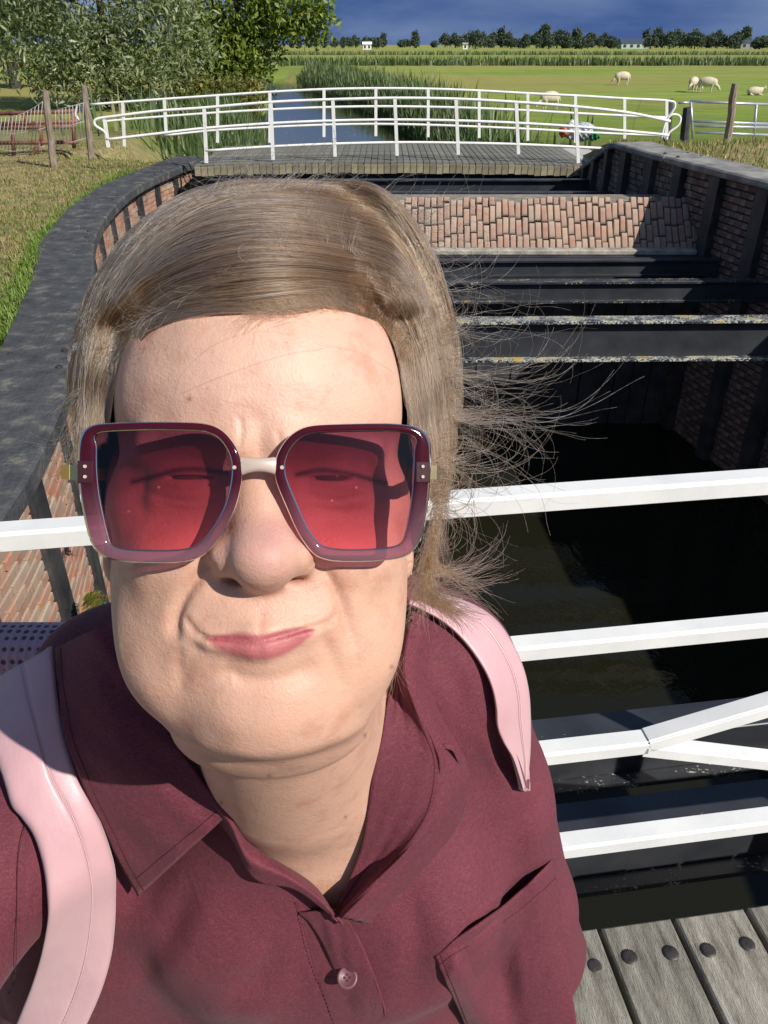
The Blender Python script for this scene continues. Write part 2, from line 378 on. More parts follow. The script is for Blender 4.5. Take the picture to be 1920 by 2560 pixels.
def gh(X, Y):
    X = np.asarray(X, float); Y = np.asarray(Y, float)
    dl = cx(LC, Y) - X; dr = X - cx(RC, Y)
    left = -0.06 - 0.94 * sst(17, 36, Y) - 0.5 * sst(5, 14, dl) * (1 - sst(17, 36, Y)) + 0.03 * np.sin(X * 2.1 + Y * 1.3)
    right = 0.5 - 0.75 * sst(11.0, 17.0, Y) - 0.75 * sst(16, 30, Y) + 0.03 * np.sin(X * 1.7 - Y * 2.3)
    right = right * (1 - 0.0 * dr)
    pl = np.where(X < (cx(LC, Y) + cx(RC, Y)) / 2, left, right)
    d = np.maximum(dl, dr)
    nearz = np.where(d > 0.2, pl, -3.0)
    farz = np.where(d > 0, np.minimum(pl, WZ - 0.25 + d * 0.9), np.maximum(WZ - 0.25 + d * 0.8, -3.0))
    t = sst(14.4, 14.9, Y)
    return nearz * (1 - t) + farz * t
def axis(fine0, fine1, step, lo, hi, g=1.16):
    a = list(np.arange(fine0, fine1 + 1e-6, step)); s = step
    while a[-1] < hi: s *= g; a.append(min(a[-1] + s, hi))
    s = step
    while a[0] > lo: s *= g; a.insert(0, max(a[0] - s, lo))
    return np.array(a)
ax_ = axis(-6, 6, 0.13, -2600, 2600); ay_ = axis(0, 26, 0.16, -400, 4500)
XX, YY = np.meshgrid(ax_, ay_); ZZ = gh(XX, YY)
nx_, ny_ = len(ax_), len(ay_)
ii = np.arange(nx_ * ny_).reshape(ny_, nx_)
Fq = np.stack([ii[:-1, :-1], ii[:-1, 1:], ii[1:, 1:], ii[1:, :-1]], -1).reshape(-1, 4)
g = link('ground', np_mesh('ground', np.stack([XX, YY, ZZ], -1).reshape(-1, 3), Fq, True), m_ground); tag(g, kind='structure')
# one flat sheet of water under lock and canal, following the channel
ys = np.concatenate([np.arange(-6, 90, 3.0), np.arange(92, 430, 12.0)])
V = []; F = []
for i, y in enumerate(ys): V += [(float(cx(LC, y)) - 3, y, WZ), (float(cx(RC, y)) + 3, y, WZ)]
for i in range(len(ys) - 1): F.append((2 * i, 2 * i + 1, 2 * i + 3, 2 * i + 2))
wtr = link('water', np_mesh('water', V, F), m_water); tag(wtr, kind='structure')

# ================================================================== lock walls
brick_me = MB().box((0, 0, 0), (0.205, 0.06, 0.056), bev=0.006).build('brick_source'); brick_mesh = brick_me.data; brick_mesh2 = brick_mesh.copy(); bpy.data.objects.remove(brick_me)
def lock_wall(name, label, path, side, ztop_f, cap_mat, timber_w, pitch_, coping_w, coping_t, zlow, coping_len, bmat=None):
    """side +1: wall face looks to +X; -1: to -X. path runs away from the camera."""
    root = empty(name, (path[0][0], path[0][1], 0), label, 'wall'); off = root.location
    P = resample(lerp_path([(x, y, 0) for x, y in path], 400), 0.05)
    T = []
    for i in range(len(P)):
        t = (P[min(i + 1, len(P) - 1)] - P[max(i - 1, 0)]).normalized(); T.append((t, Vector((t.y, -t.x, 0)) * side))
    S = [i * 0.05 for i in range(len(P))]
    def pt(s_):
        i = min(max(int(s_ / 0.05), 0), len(P) - 2); u = s_ / 0.05 - i; return P[i].lerp(P[i + 1], min(max(u, 0), 1)), T[i][0], T[i][1]
    Ltot = S[-1]
    # mortar backing
    back = MB(); vs_ = []
    for i in range(0, len(P), 4):
        n = T[i][1]; zt = ztop_f(P[i].y) - coping_t
        for (d, z) in ((-0.045, zlow), (-0.045, zt), (-0.35, zt), (-0.35, zlow)): vs_.append(P[i] + n * d + Vector((0, 0, z)))
    k = len(vs_) // 4; fs_ = []
    for i in range(k - 1):
        for j in range(3):
            a = i * 4 + j; fs_.append((a, a + 1, a + 5, a + 4) if side > 0 else (a, a + 4, a + 5, a + 1))
    back.add(vs_, fs_); back.build('mortar_core', m_mortar if bmat is None else m_brickshade, root)
    # timbers
    s_ = 0.25; spans = []
    while s_ < Ltot - 0.2:
        p, t, n = pt(s_); zt = ztop_f(p.y) - coping_t
        wd = timber_w * random.uniform(0.85, 1.15)
        ctr = p + n * (-0.055 if side > 0 else 0.0) + Vector((0, 0, (zt + zlow) / 2))
        rot = Matrix((t, n, Vector((0, 0, 1)))).transposed()
        mb = MB().box(ctr, (wd, 0.15, zt - zlow), rot, 0.008); mb.build('timber', m_tar, root)
        spans.append((s_ - wd / 2, s_ + wd / 2)); s_ += pitch_ * random.uniform(0.92, 1.08)
    # bricks between the timbers
    cand = []
    gaps = [(a[1], b_[0]) for a, b_ in zip(spans, spans[1:])]
    for (a, b_) in gaps:
        z = zlow + 0.03; row = 0; zt = ztop_f(pt((a + b_) / 2)[0].y) - coping_t
        while z < zt - 0.03:
            x = a - (0.1 if row % 2 else 0.0)
            while x < b_:
                x0, x1 = max(x, a), min(x + 0.205, b_)
                if x1 - x0 > 0.03: cand.append(((x0 + x1) / 2, x1 - x0, z))
                x += 0.215
            z += 0.066; row += 1
    def score(c):
        p, t, n = pt(c[0]); r = p + Vector((0, 0, c[2])) - CAM
        fwd = r.y * CP - r.z * SP; u = r.x / fwd; v_ = (-r.y * SP - r.z * CP) / fwd
        vis = abs(u) < 0.51 and abs(v_) < 0.68 and c[2] > WZ
        return (0 if vis else 100) + r.length
    cand.sort(key=score)
    rest = MB()
    for q, (sm, wd, z) in enumerate(cand):
        p, t, n = pt(sm); jit = random.uniform(-0.008, 0.006)
        ctr = p + n * (-0.032 + jit) + Vector((0, 0, z)); rot = Matrix((t, n, Vector((0, 0, 1)))).transposed()
        if q < 290:
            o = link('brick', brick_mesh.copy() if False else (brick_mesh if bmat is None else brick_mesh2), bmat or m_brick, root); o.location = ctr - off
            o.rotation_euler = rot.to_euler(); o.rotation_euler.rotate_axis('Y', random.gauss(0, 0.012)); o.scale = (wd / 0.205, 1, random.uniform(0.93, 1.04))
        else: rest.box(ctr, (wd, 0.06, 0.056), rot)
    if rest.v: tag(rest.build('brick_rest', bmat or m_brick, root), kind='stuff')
    # coping boards with bolts
    s_ = 0.0
    for ln in coping_len:
        e = min(s_ + ln, Ltot); mb = MB(); vs_ = []; m = max(2, int(ln / 0.25))
        for i in range(m + 1):
            q = s_ + 0.012 + (e - s_ - 0.024) * i / m; p, t, n = pt(q); z = ztop_f(p.y); wob = 0.01 * math.sin(q * 3.1)
            for d, dz in ((0.07, -coping_t), (0.085, -coping_t + 0.02), (0.085, -0.015), (0.065, 0.0), (-coping_w + wob, 0.012), (-coping_w - 0.02 + wob, -coping_t)):
                vs_.append(p + n * d + Vector((0, 0, z + dz)))
        fs_ = []
        for i in range(m):
            for j in range(6):
                a = i * 6 + j; c = i * 6 + (j + 1) % 6; fs_.append((a, c, c + 6, a + 6) if side < 0 else (a, a + 6, c + 6, c))
        fs_.append(tuple(range(6))); fs_.append(tuple(reversed(range(m * 6, m * 6 + 6))))
        cp = mb.add(vs_, fs_).build('coping_board', cap_mat, root)
        for q in (s_ + 0.15, e - 0.15):
            for d in (0.0, -coping_w * 0.8):
                p, t, n = pt(q); MB().dome(p + n * d + Vector((0, 0, ztop_f(p.y) + 0.004)), 0.022, 0.014, 8).build('bolt', m_bolt, cp)
        s_ = e
        if s_ >= Ltot - 0.05: break
    return root
m_coping = pmat('tarred_coping', (0.03, 0.032, 0.037), (0.07, 0.072, 0.075), 7, 0.75, 1.0, 45, 0.012, c3=(0.24, 0.22, 0.16), lo=0.3, hi=0.8, rnd=0.1)
lock_wall('lock_wall', 'sunlit curved lock wall of brick and black timbers on the left', [p for p in LPx if p[1] > 1] , 1, lambda y: -0.0, m_coping, 0.20, 0.86, 0.40, 0.12, -2.45, [2.35, 3.75, 2.2, 2.2, 2.5, 1.5])
def rz(y): return 0.6 if y < 10.8 else 0.6 - 0.6 * min((y - 10.8) / 2.1, 1)
lock_wall('lock_wall', 'shaded lock wall of brick and black posts with sloping grey cap on the right', [p for p in RPx if 2.5 < p[1] < 13], -1, rz, m_capwood, 0.17, 0.72, 0.34, 0.07, -2.45, [2.2, 2.2, 2.0, 1.9, 2.2, 1.5], m_brickshade)

# ---- brick apron across the chamber
A0, A1 = Vector((0, 8.42, -0.22)), Vector((0, 8.88, 0.21)); sl = (A1 - A0); L_ap = sl.length; sd_ = sl.normalized(); nn = Vector((0, -sd_.z, sd_.y))
ap = empty('brick_apron', (0.4, 8.6, -2.2), 'sloping apron of weathered upright bricks between the lock beams', 'brick apron')
xl, xr = -2.35, 3.32
mb = MB(); prof = [A0 - nn * 0.03, A1 - nn * 0.03, A1 + Vector((0, 0.55, -0.03)), A1 + Vector((0, 0.55, -2.6)), A0 + Vector((0, 0.02, -2.2))]
mb.add([Vector((x, p.y, p.z)) for x in (xl, xr) for p in prof], [(0, 1, 2, 3, 4), (9, 8, 7, 6, 5)] + [(i, i + 5, (i + 1) % 5 + 5, (i + 1) % 5) for i in range(5)]); mb.build('mortar_core', pmat('apron_mortar', (0.17, 0.145, 0.115), (0.30, 0.265, 0.21), 9, 0.9, 0.7, 60, 0.006), ap)  # apron mortar, slightly darker than the lock wall mortar
MB().bar((xl, A0.y - 0.05, A0.z + 0.005), (xr, A0.y - 0.05, A0.z + 0.005), 0.16, 0.05, bev=0.008).build('stone_ledge', pmat('ledge_stone', (0.22, 0.20, 0.16), (0.48, 0.45, 0.38), 6, 0.9, 0.8, 40, 0.01), ap)
x = xl + 0.1
while x < xr - 0.1:
    MB().box((x + random.uniform(-0.01, 0.01), A0.y - 0.03, A0.z - 1.14), (0.19, 0.06, 2.2), bev=0.006).build('plank', m_tar, ap); x += 0.2  # black sheet added to give the shaded brick wall below its darkness
abm = MB().box((0, 0, 0), (0.064, 0.205, 0.07), bev=0.009).build('brick_source'); ab = abm.data; bpy.data.objects.remove(abm)
x = xl + 0.035; ci = 0; arot = Matrix((Vector((1, 0, 0)), sd_, nn)).transposed().to_euler(); nbk = 0
while x < xr:
    s0 = -random.uniform(0.0, 0.16)
    while s0 < L_ap - 0.04:
        a, b_ = max(s0, 0), min(s0 + 0.205, L_ap + 0.02 * random.random())
        if b_ - a > 0.05:
            c = A0 + sd_ * ((a + b_) / 2) + nn * random.uniform(-0.012, 0.008)
            o = link('brick', ab, m_brickapron, ap); o.location = Vector((x, c.y, c.z)) - ap.location
            e = arot.copy(); e.rotate_axis('Z', random.gauss(-0.03, 0.02)); o.rotation_euler = e; o.scale = (random.uniform(0.9, 1.02), (b_ - a) / 0.205 * 0.985, 1); nbk += 1
        s0 += 0.215
    x += 0.0695; ci += 1

# ---- cross beams
def ibeam(yl, slope, x0, x1, ztop, h, label, fl=0.13, m_top=None, m_bot=None, webm=None):
    def Y(x): return yl + slope * x
    root = empty('cross_beam', ((x0 + x1) / 2, Y((x0 + x1) / 2), ztop - h), label, 'beam', 'steel beams across the lock')
    p = lambda x, z, dy=0: Vector((x, Y(x) + dy, z))
    MB().bar(p(x0, ztop - 0.0125), p(x1, ztop - 0.0125), fl, 0.025, bev=0.004).build('top_flange', m_top or m_lich1, root)
    MB().bar(p(x0, ztop - h / 2), p(x1, ztop - h / 2), 0.022, h - 0.05).build('web', webm or m_steel, root)
    MB().bar(p(x0, ztop - h + 0.0125), p(x1, ztop - h + 0.0125), fl, 0.025, bev=0.004).build('bottom_flange', m_bot or m_lich1, root)
    return root
ibeam(5.95, 0.02, -2.2, 3.95, -0.2, 0.335, 'thick black I-beam with white crusted top edge, nearest beyond the water', 0.15, m_lich3, m_lich3)
ibeam(7.10, 0.02, -2.45, 3.6, -0.2, 0.2, 'black I-beam, second in front of the brick apron', 0.11)
ibeam(7.92, 0.02, -2.6, 3.4, -0.2, 0.17, 'black I-beam just in front of the brick apron', 0.11, m_lich2, m_lich2)
ibeam(8.28, 0.0, -2.6, 3.3, -0.24, 0.3, 'black beam tight against the foot of the brick apron', 0.07, m_lich2, m_lich2)
ibeam(10.6, 0.0, -2.25, 2.95, 0.03, 0.24, 'black beam behind the top of the brick apron', 0.12, m_lich2, m_lich2)
ibeam(11.9, 0.0, -2.5, 2.95, 0.0, 0.22, 'black beam just in front of the far footbridge', 0.12, m_lich2, m_lich2)
MB().bar((0.42, 6.1, -0.55), (0.95, 6.9, -0.5), 0.03, 0.03).thing('brace_rod', m_lich1, 'thin pale diagonal rod between the two nearer beams', 'rod')

# ================================================================== near footbridge
SL = 0.14; RY = 0.908                          # the bridge edge: Y = RY + SL*X
bx = Vector((1, SL, 0)).normalized(); by = Vector((-SL, 1, 0)).normalized()
E0 = Vector((0, RY, 0))
nb_ = empty('footbridge_deck', (0, 0.2, 0), 'grey weathered plank deck with black bolts under the selfie taker', 'bridge deck')
pw = 0.158; gap = 0.013
plank = None
for i in range(-14, 14):
    cxp = 0.4735 + pw / 2 + i * (pw + gap) + 0.0065
    ctr = E0 + bx * cxp - by * (0.86 + random.uniform(-0.006, 0.006)) + Vector((0, 0, -0.022 + random.uniform(-0.002, 0.002)))
    if plank is None: plank = MB().box((0, 0, 0), (pw, 1.7, 0.044), bev=0.004).build('plank_source').data
    o = link('plank', plank, m_deckgrey, nb_); o.location = ctr - nb_.location; o.rotation_euler = (0, 0, math.atan(SL))
    for s_ in (-0.045, 0.045):
        bo = MB(); pb = ctr + bx * s_ + by * (0.85 - 0.075 + random.uniform(-0.006, 0.006)); pb.z = 0.001
        bo.dome(pb, 0.0165, 0.0028, 12); d_ = bo.build('bolt', m_bolt, nb_, True)
bpy.data.objects.remove(bpy.data.objects['plank_source'])
def girder(off_, ztop, h, label):
    root = empty('bridge_girder', tuple(E0 + by * off_ + Vector((0, 0, ztop - h))), label, 'girder', 'girders below the near railing')
    for nm, z, wd, ht, mt in (('top_flange', ztop - 0.01, 0.12, 0.02, m_lich2), ('web', ztop - h / 2, 0.02, h - 0.04, m_steel), ('bottom_flange', ztop - h + 0.01, 0.12, 0.02, m_lich1)):
        c = E0 + by * off_ + Vector((0, 0, z)); MB().bar(c - bx * 2.2, c + bx * 3.2, wd, ht, bev=0.003).build(nm, mt, root)
girder(0.72, -0.2, 0.24, 'black girder with few orange lichens beyond the lower railing bars')
girder(0.40, -0.2, 0.28, 'black girder with lichen dots beside the plank deck edge')
rl = empty('bridge_railing', tuple(E0 + by * 0.03), 'white angle-iron railing behind the selfie taker', 'railing')
def angle(p0, p1, wd=0.036, ht=0.034, t=0.006):
    mb = MB(); up = Vector((0, 0, 1)); d = (p1 - p0).normalized(); side = up.cross(d).normalized()   # side points away from camera
    u2 = d.cross(side)
    mb.bar(p0 + side * wd / 2 + u2 * -t / 2, p1 + side * wd / 2 + u2 * -t / 2, wd, t, up=u2, bev=0.0012)
    mb.bar(p0 + u2 * -(ht / 2 + t * 0.5) - side * 0.001, p1 + u2 * -(ht / 2 + t * 0.5) - side * 0.001, t, ht, up=u2, bev=0.0012); return mb
def rp_(s_, z): return E0 + by * 0.02 + bx * s_ + Vector((0, 0, z))
angle(rp_(-2.2, 1.097), rp_(3.2, 1.097), 0.030, 0.026).build('rail', m_white, rl)
angle(rp_(-2.2, 0.808), rp_(3.2, 0.808), 0.030, 0.026).build('rail', m_white, rl)
angle(rp_(-2.2, 0.545), rp_(0.50, 0.545), 0.032, 0.026).build('rail', m_white, rl)
angle(rp_(-2.2, 0.258), rp_(3.2, 0.258), 0.036, 0.030).build('rail', m_white, rl)
angle(rp_(0.498, 0.548), rp_(1.45, 0.80), 0.032, 0.026).build('brace', m_white, rl)
angle(rp_(0.498, 0.536), rp_(1.45, 0.25), 0.028, 0.024).build('brace', m_white, rl)
for s_ in (-1.9, -1.0, 1.5, 2.6): MB().bar(rp_(s_, -0.15) + by * 0.06, rp_(s_, 1.10) + by * 0.06, 0.05, 0.05, up=(0, 1, 0)).build('post', m_white, rl)

# ================================================================== far footbridge
m_fardeck = pmat('mossy_deck_wood', (0.10, 0.10, 0.085), (0.20, 0.195, 0.165), 4, 0.9, 0.5, 30, 0.004, rnd=0.15)
m_edge = pmat('edge_board_wood', (0.16, 0.145, 0.09), (0.30, 0.26, 0.17), 6, 0.9, 0.5, 30, 0.004, rnd=0.25)
fb = empty('far_footbridge', (0.2, 14, 0), 'low arched wooden footbridge with grey plank deck across the lock', 'bridge')
def fz(x): return 0.04 + 0.055 * (1 - (x / 3.1) ** 2)
fplank = MB().box((0, 0, 0), (0.093, 2.5, 0.05), bev=0.004).build('plank_source').data; bpy.data.objects.remove(bpy.data.objects['plank_source'])
eboard = MB().box((0, 0, 0), (0.09, 0.03, 0.13), bev=0.004).build('edge_source').data; bpy.data.objects.remove(bpy.data.objects['edge_source'])
x = -2.85
while x < 3.25:
    o = link('plank', fplank, m_fardeck, fb); o.location = Vector((x, 14.05 + random.uniform(-0.012, 0.012), fz(x))) - fb.location
    o.rotation_euler = (0, math.atan(0.11 * x / 9.61), 0)
    o = link('edge_board', eboard, m_edge, fb); o.location = Vector((x, 12.78 + random.uniform(-0.004, 0.004), fz(x) - 0.065 + random.uniform(-0.015, 0.01))) - fb.location; x += 0.1
for yy in (13.05, 15.0):
    mb = MB(); pts = [Vector((x, yy, fz(x) - 0.03)) for x in np.linspace(-3.0, 3.25, 14)]
    for a, b_ in zip(pts, pts[1:]): mb.bar(a - Vector((0, 0, 0.16)), b_ - Vector((0, 0, 0.16)), 0.14, 0.26)
    mb.build('girder', m_tar, fb)
for x in (-2.4, -1.35, -0.35, 0.6, 1.55, 2.55):
    MB().box((x, 12.97, -0.42), (0.1, 0.12, 0.95)).build('support_post', m_tar, fb)
MB().box((0.1, 13.4, -0.75), (6.3, 0.1, 1.2)).build('fascia', m_tar, fb)
ends = MB().box((3.35, 14.05, 0.02), (0.7, 2.4, 0.06), Matrix.Rotation(R(3), 3, 'Y')).build('concrete_ramp', pmat('pale_concrete', (0.36, 0.35, 0.32), (0.48, 0.47, 0.43), 6, 0.9, 0.4, 40, 0.005), fb)
def railing(Y, label, xs, posts, z_rel, wing_l, wing_r, r=0.021):
    root = empty('white_railing', (0, Y, 0), label, 'railing', 'white tube railings of the far footbridge')
    def z(x): return 0.14 - 0.012 * x * x / 2.2 - 0.0 * x
    for dz in z_rel:
        pts = [Vector((x, Y, z(x) + dz)) for x in np.linspace(xs[0], xs[1], 22)]
        MB().tube(pts, r, 7).build('rail', m_whitefar, root, True)
    for x in posts: MB().bar((x, Y, z(x) - 0.12), (x, Y, z(x) + z_rel[0]), 0.032, 0.04, up=(0, 1, 0)).build('post', m_whitefar, root)
    return root, z
def tube_rail(root, pts, r=0.021): MB().tube(lerp_path(pts, max(10, 5 * len(pts))), r, 7).build('rail', m_whitefar, root, True)
def fr(px, py, Y): return at_y(px, py, Y)
# front railing, read off the photo on the plane Y = 12.93; rear railing on Y = 15.3
YF, YR = 12.93, 15.3
fr_root = empty('white_railing', (0.2, YF, 0), 'white tube railing along the front edge of the far footbridge', 'railing', 'white railings of the far footbridge')
tube_rail(fr_root, [fr(a, b_, YF) for a, b_ in ((232, 300), (226, 285), (207, 272), (204, 262), (214, 256), (250, 251), (340, 240), (440, 233), (583, 221), (720, 215), (856, 212), (990, 214), (1118, 221), (1250, 231), (1360, 244), (1448, 262))])
tube_rail(fr_root, [fr(a, b_, YF) for a, b_ in ((228, 302), (340, 289), (445, 277), (583, 267), (722, 261), (856, 259), (990, 261), (1118, 266), (1250, 274), (1350, 283), (1445, 292))])
tube_rail(fr_root, [fr(a, b_, YF) for a, b_ in ((444, 326), (583, 317), (722, 311), (856, 308), (990, 309), (1118, 312), (1250, 318), (1325, 322))])
for (a, t_, b_) in ((232, 258, 318), (444, 233, 352), (588, 221, 345), (722, 215, 338), (856, 212, 336), (988, 214, 334), (1118, 221, 333), (1247, 231, 352)):
    p0, p1 = fr(a - 6 if a < 240 else a - 3, t_, YF), fr(a + 2, b_, YF); MB().bar(p0, p1, 0.05, 0.034, up=(0, 1, 0)).build('post', m_whitefar, fr_root)
rr_root = empty('white_railing', (0.2, YR, 0), 'white tube railing along the rear edge of the far footbridge', 'railing', 'white railings of the far footbridge')
tube_rail(rr_root, [fr(a, b_, YR) for a, b_ in ((195, 226), (300, 218), (460, 207), (580, 199), (700, 193), (812, 191), (925, 192), (1035, 196), (1145, 202), (1250, 207), (1350, 213), (1445, 218), (1458, 228), (1452, 242), (1440, 262), (1434, 300))])
tube_rail(rr_root, [fr(a, b_, YR) for a, b_ in ((220, 263), (300, 256), (460, 244), (580, 237), (700, 232), (812, 230), (925, 231), (1035, 234), (1145, 239), (1250, 245), (1350, 250), (1440, 254))])
tube_rail(rr_root, [fr(a, b_, YR) for a, b_ in ((355, 293), (460, 282), (580, 275), (700, 270), (812, 268), (925, 270), (1035, 274), (1145, 279), (1250, 285), (1350, 290), (1434, 293))])
for (a, t_, b_) in ((265, 221, 316), (355, 214, 288), (470, 206, 308), (583, 199, 308), (700, 193, 296), (812, 191, 294), (925, 192, 296), (1035, 196, 298), (1140, 202, 304), (1243, 207, 308), (1349, 213, 300), (1440, 218, 302)):
    MB().bar(fr(a, t_, YR), fr(a + (4 if a < 400 else 0), b_, YR), 0.05, 0.034, up=(0, 1, 0)).build('post', m_whitefar, rr_root)
# handrail end hoops beside the posts
MB().tube(lerp_path([fr(a, b_, 14.6) for a, b_ in ((176, 262), (164, 250), (166, 232), (174, 226), (180, 240), (182, 262))], 24), 0.02, 7).thing('white_hoop', m_whitefar, 'white bent tube hoop between the two left wooden posts', 'hoop', smooth=True)
MB().tube(lerp_path([fr(a, b_, 14.6) for a, b_ in ((1428, 300), (1436, 268), (1448, 250), (1462, 248), (1470, 256), (1464, 272), (1446, 286), (1438, 302))], 28), 0.02, 7).thing('white_hoop', m_whitefar, 'white bent tube hoop at the right end of the far railing', 'hoop', smooth=True)

# ================================================================== fences left and right
def wood_post(px, pt_, pb, Y, r, label, lean=0.0, mat=None):
    b0 = at_y(px + lean, pb, Y); b0.z = float(gh(b0.x, b0.y)) - 0.05; t0 = at_y(px, pt_, Y)
    pts = [b0.lerp(t0, k / 5) + Vector((random.gauss(0, 0.006), random.gauss(0, 0.006), 0)) for k in range(6)]
    return MB().tube(pts, [r * 1.1, r, r * 1.02, r * 0.97, r, r * 0.86], 9).thing('fence_post', mat or m_post, label, 'post', smooth=False)
wood_post(98, 196, 330, 13.6, 0.055, 'pale round wooden post leaning at the far left by rusty rails', 12)
wood_post(182, 184, 310, 14.5, 0.055, 'taller grey wooden post at the left end of the far railing', 8)
wood_post(1588, 180, 295, 14.5, 0.062, 'tall weathered wooden post in front of the galvanised gate', -12)
wood_post(1484, 232, 300, 16.5, 0.085, 'short dark double post at the hinge of the galvanised gate', 0, m_tar)
wood_post(1447, 214, 300, 16.0, 0.07, 'dark square post behind the right end of the far railing', 0, m_tar)
def tubes_thing(name, mat, label, cat, lines, Y, r, nm):
    root = empty(name, tuple(at_y(lines[0][0][0], lines[0][0][1], Y)), label, cat)
    for ln in lines: MB().tube([at_y(a, b_, Y) for a, b_ in ln], r, 7).build(nm, mat, root, True)
    return root
tubes_thing('field_gate', m_galv, 'galvanised tubular field gate by the pasture', 'gate',
    [((1492, 219), (1665, 226)), ((1496, 262), (1665, 268)), ((1500, 272), (1665, 276)), ((1502, 286), (1665, 292)), ((1492, 219), (1497, 300)), ((1634, 226), (1628, 300))], 17.5, 0.026, 'tube')
tubes_thing('galvanised_rail', m_galv, 'short galvanised rail between the dark posts at the right', 'rail', [((1466, 222), (1490, 222))], 17.8, 0.024, 'tube')
tubes_thing('rusty_barrier', m_rust, 'rusty red steel barrier rails at the far left', 'barrier',
    [((-20, 246), (168, 240)), ((-20, 268), (170, 262)), ((-20, 277), (165, 273)), ((-20, 309), (168, 307)), ((25, 250), (30, 335)), ((52, 243), (56, 272)), ((86, 268), (90, 312)), ((88, 310), (60, 345)), ((158, 240), (160, 320))], 15.2, 0.034, 'tube')
tubes_thing('wire_netting', m_wire, 'slack sheep netting hung on the leaning left post', 'netting',
    [tuple((x, 255 - 40 * (x / 98) ** 2) for x in range(-10, 99, 12))] + [tuple((x, 290 - 14 * (x / 98) ** 2) for x in range(-10, 99, 18))] + [tuple((x, 322 + 5 * math.sin(x / 20)) for x in range(-10, 99, 18))]
    + [((x, 255 - 40 * (x / 98) ** 2), (x - 10, 325)) for x in range(4, 99, 8)], 14.0, 0.005, 'wire')
tubes_thing('wire_netting', m_wire, 'sheep netting between the two left wooden posts', 'netting',
    [((112, 240), (182, 222)), ((114, 282), (182, 262)), ((116, 318), (186, 298))] + [((112 + k * 7.5, 240 - k * 2), (114 + k * 7.5, 318 - k * 2)) for k in range(1, 10)], 14.1, 0.005, 'wire')

# ================================================================== plants
def diamonds(C, size, aspect=1.0, up=None, droop=0.0):
    n = len(C); d = rng.normal(size=(n, 3))
    if up is not None: d = d * 0.55 + np.array(up)
    d /= np.linalg.norm(d, axis=1, keepdims=True); e = rng.normal(size=(n, 3)); e = np.cross(d, e); e /= np.linalg.norm(e, axis=1, keepdims=True)
    s = (size * rng.uniform(0.6, 1.35, n))[:, None]
    a = d * s; bb = e * s * 0.5 / aspect
    V = np.stack([C - a, C + bb - a * 0.1, C + a, C - bb - a * 0.1], 1).reshape(-1, 3)
    return V, np.arange(4 * n).reshape(-1, 4)
def crown_pts(blobs, n, clump=0.5, per=14):
    """leaf positions gathered in clumps near the surface of several ellipsoids"""
    P = []; vol = np.array([b_[3] * b_[4] * b_[5] for b_ in blobs]) ** 0.67; k = n // per
    pick = rng.choice(len(blobs), k, p=vol / vol.sum())
    for i in pick:
        b_ = blobs[i]; d = rng.normal(size=3); d /= np.linalg.norm(d); r = rng.uniform(0.45, 1.05) ** 0.6
        c = np.array(b_[:3]) + d * np.array(b_[3:6]) * r
        P.append(c + rng.normal(size=(per, 3)) * clump * rng.uniform(0.5, 1.2))
    return np.concatenate(P)
def tree(name, base, trunk_h, r, limbs, blobs, n, size, aspect, leafm, label, group=None, clump=0.45, cat='tree'):
    base = Vector(base); root = empty(name, base, label, cat, group)
    mb = MB(); mb.tube([base + Vector((0, 0, -0.3)), base + Vector((r * 0.2, 0, trunk_h * 0.5)), base + Vector((0, r * 0.2, trunk_h))], [r * 1.3, r, r * 0.8], 9)
    for (dx, dy, dz) in limbs:
        t = base + Vector((0, 0, trunk_h * 0.8)); e = base + Vector((dx, dy, dz)); m_ = t.lerp(e, 0.5) + Vector((0, 0, -0.1 * (e - t).length * 0.5))
        mb.tube([t, m_, e], [r * 0.6, r * 0.4, r * 0.12], 6)
    mb.build('trunk', m_bark, root)
    bl = [(base.x + b_[0], base.y + b_[1], base.z + b_[2], *b_[3:]) for b_ in blobs]
    V, F = diamonds(crown_pts(bl, n, clump), size, aspect)
    link('crown', np_mesh('crown', V - np.array(base), F), leafm, root)
    return root
tree('willow_tree', (-13.0, 42, -0.95), 3.0, 0.4, [(-2, 0, 6), (2, 0.5, 7), (0.5, -1, 8), (-3.5, 0, 4), (3, -1, 4)],
     [(0, 0, 5.0, 4.6, 3.6, 3.6), (-2.8, -0.8, 3.0, 2.6, 2.2, 2.3), (2.6, -0.5, 2.6, 2.6, 2.2, 2.2), (0, -1.5, 1.6, 3.2, 1.8, 1.5), (-0.5, 0, 8.5, 3.6, 3, 3)], 26000, 0.17, 1.9, m_willow, 'silvery grey-green willow filling the left of the background', clump=0.42)
tree('poplar_tree', (-7.6, 47, -0.95), 3.2, 0.36, [(2.2, 0, 5), (-2, 0, 6), (4.2, 0, 4.2), (0.5, -1, 8)],
     [(-0.6, 0, 5.0, 3.2, 3, 3.4), (2.6, -0.3, 4.3, 2.2, 2.0, 1.5), (-1.5, -0.8, 1.9, 2.4, 2.0, 1.9), (0.6, -0.5, 2.2, 1.7, 1.5, 1.5), (0.8, 0, 8, 3.2, 3, 2.6), (3.9, 0, 3.7, 1.0, 1.0, 0.8)], 21000, 0.17, 1.25, m_poplar, 'bright green leafy tree beside the canal with a low right branch', clump=0.36)
tree('garden_tree', (-26.0, 62, -1.0), 3.4, 0.34, [(-2, 0, 5), (2, 0, 5.5), (0, 0, 7)],
     [(0, 0, 5.6, 3.8, 3.2, 2.4), (-2, 0, 4.6, 2, 2, 1.4), (1.8, 0, 4.8, 1.8, 1.8, 1.5)], 9000, 0.2, 1.2, m_darkleaf, 'dark shaded tree with a bare trunk at the far left', clump=0.4)
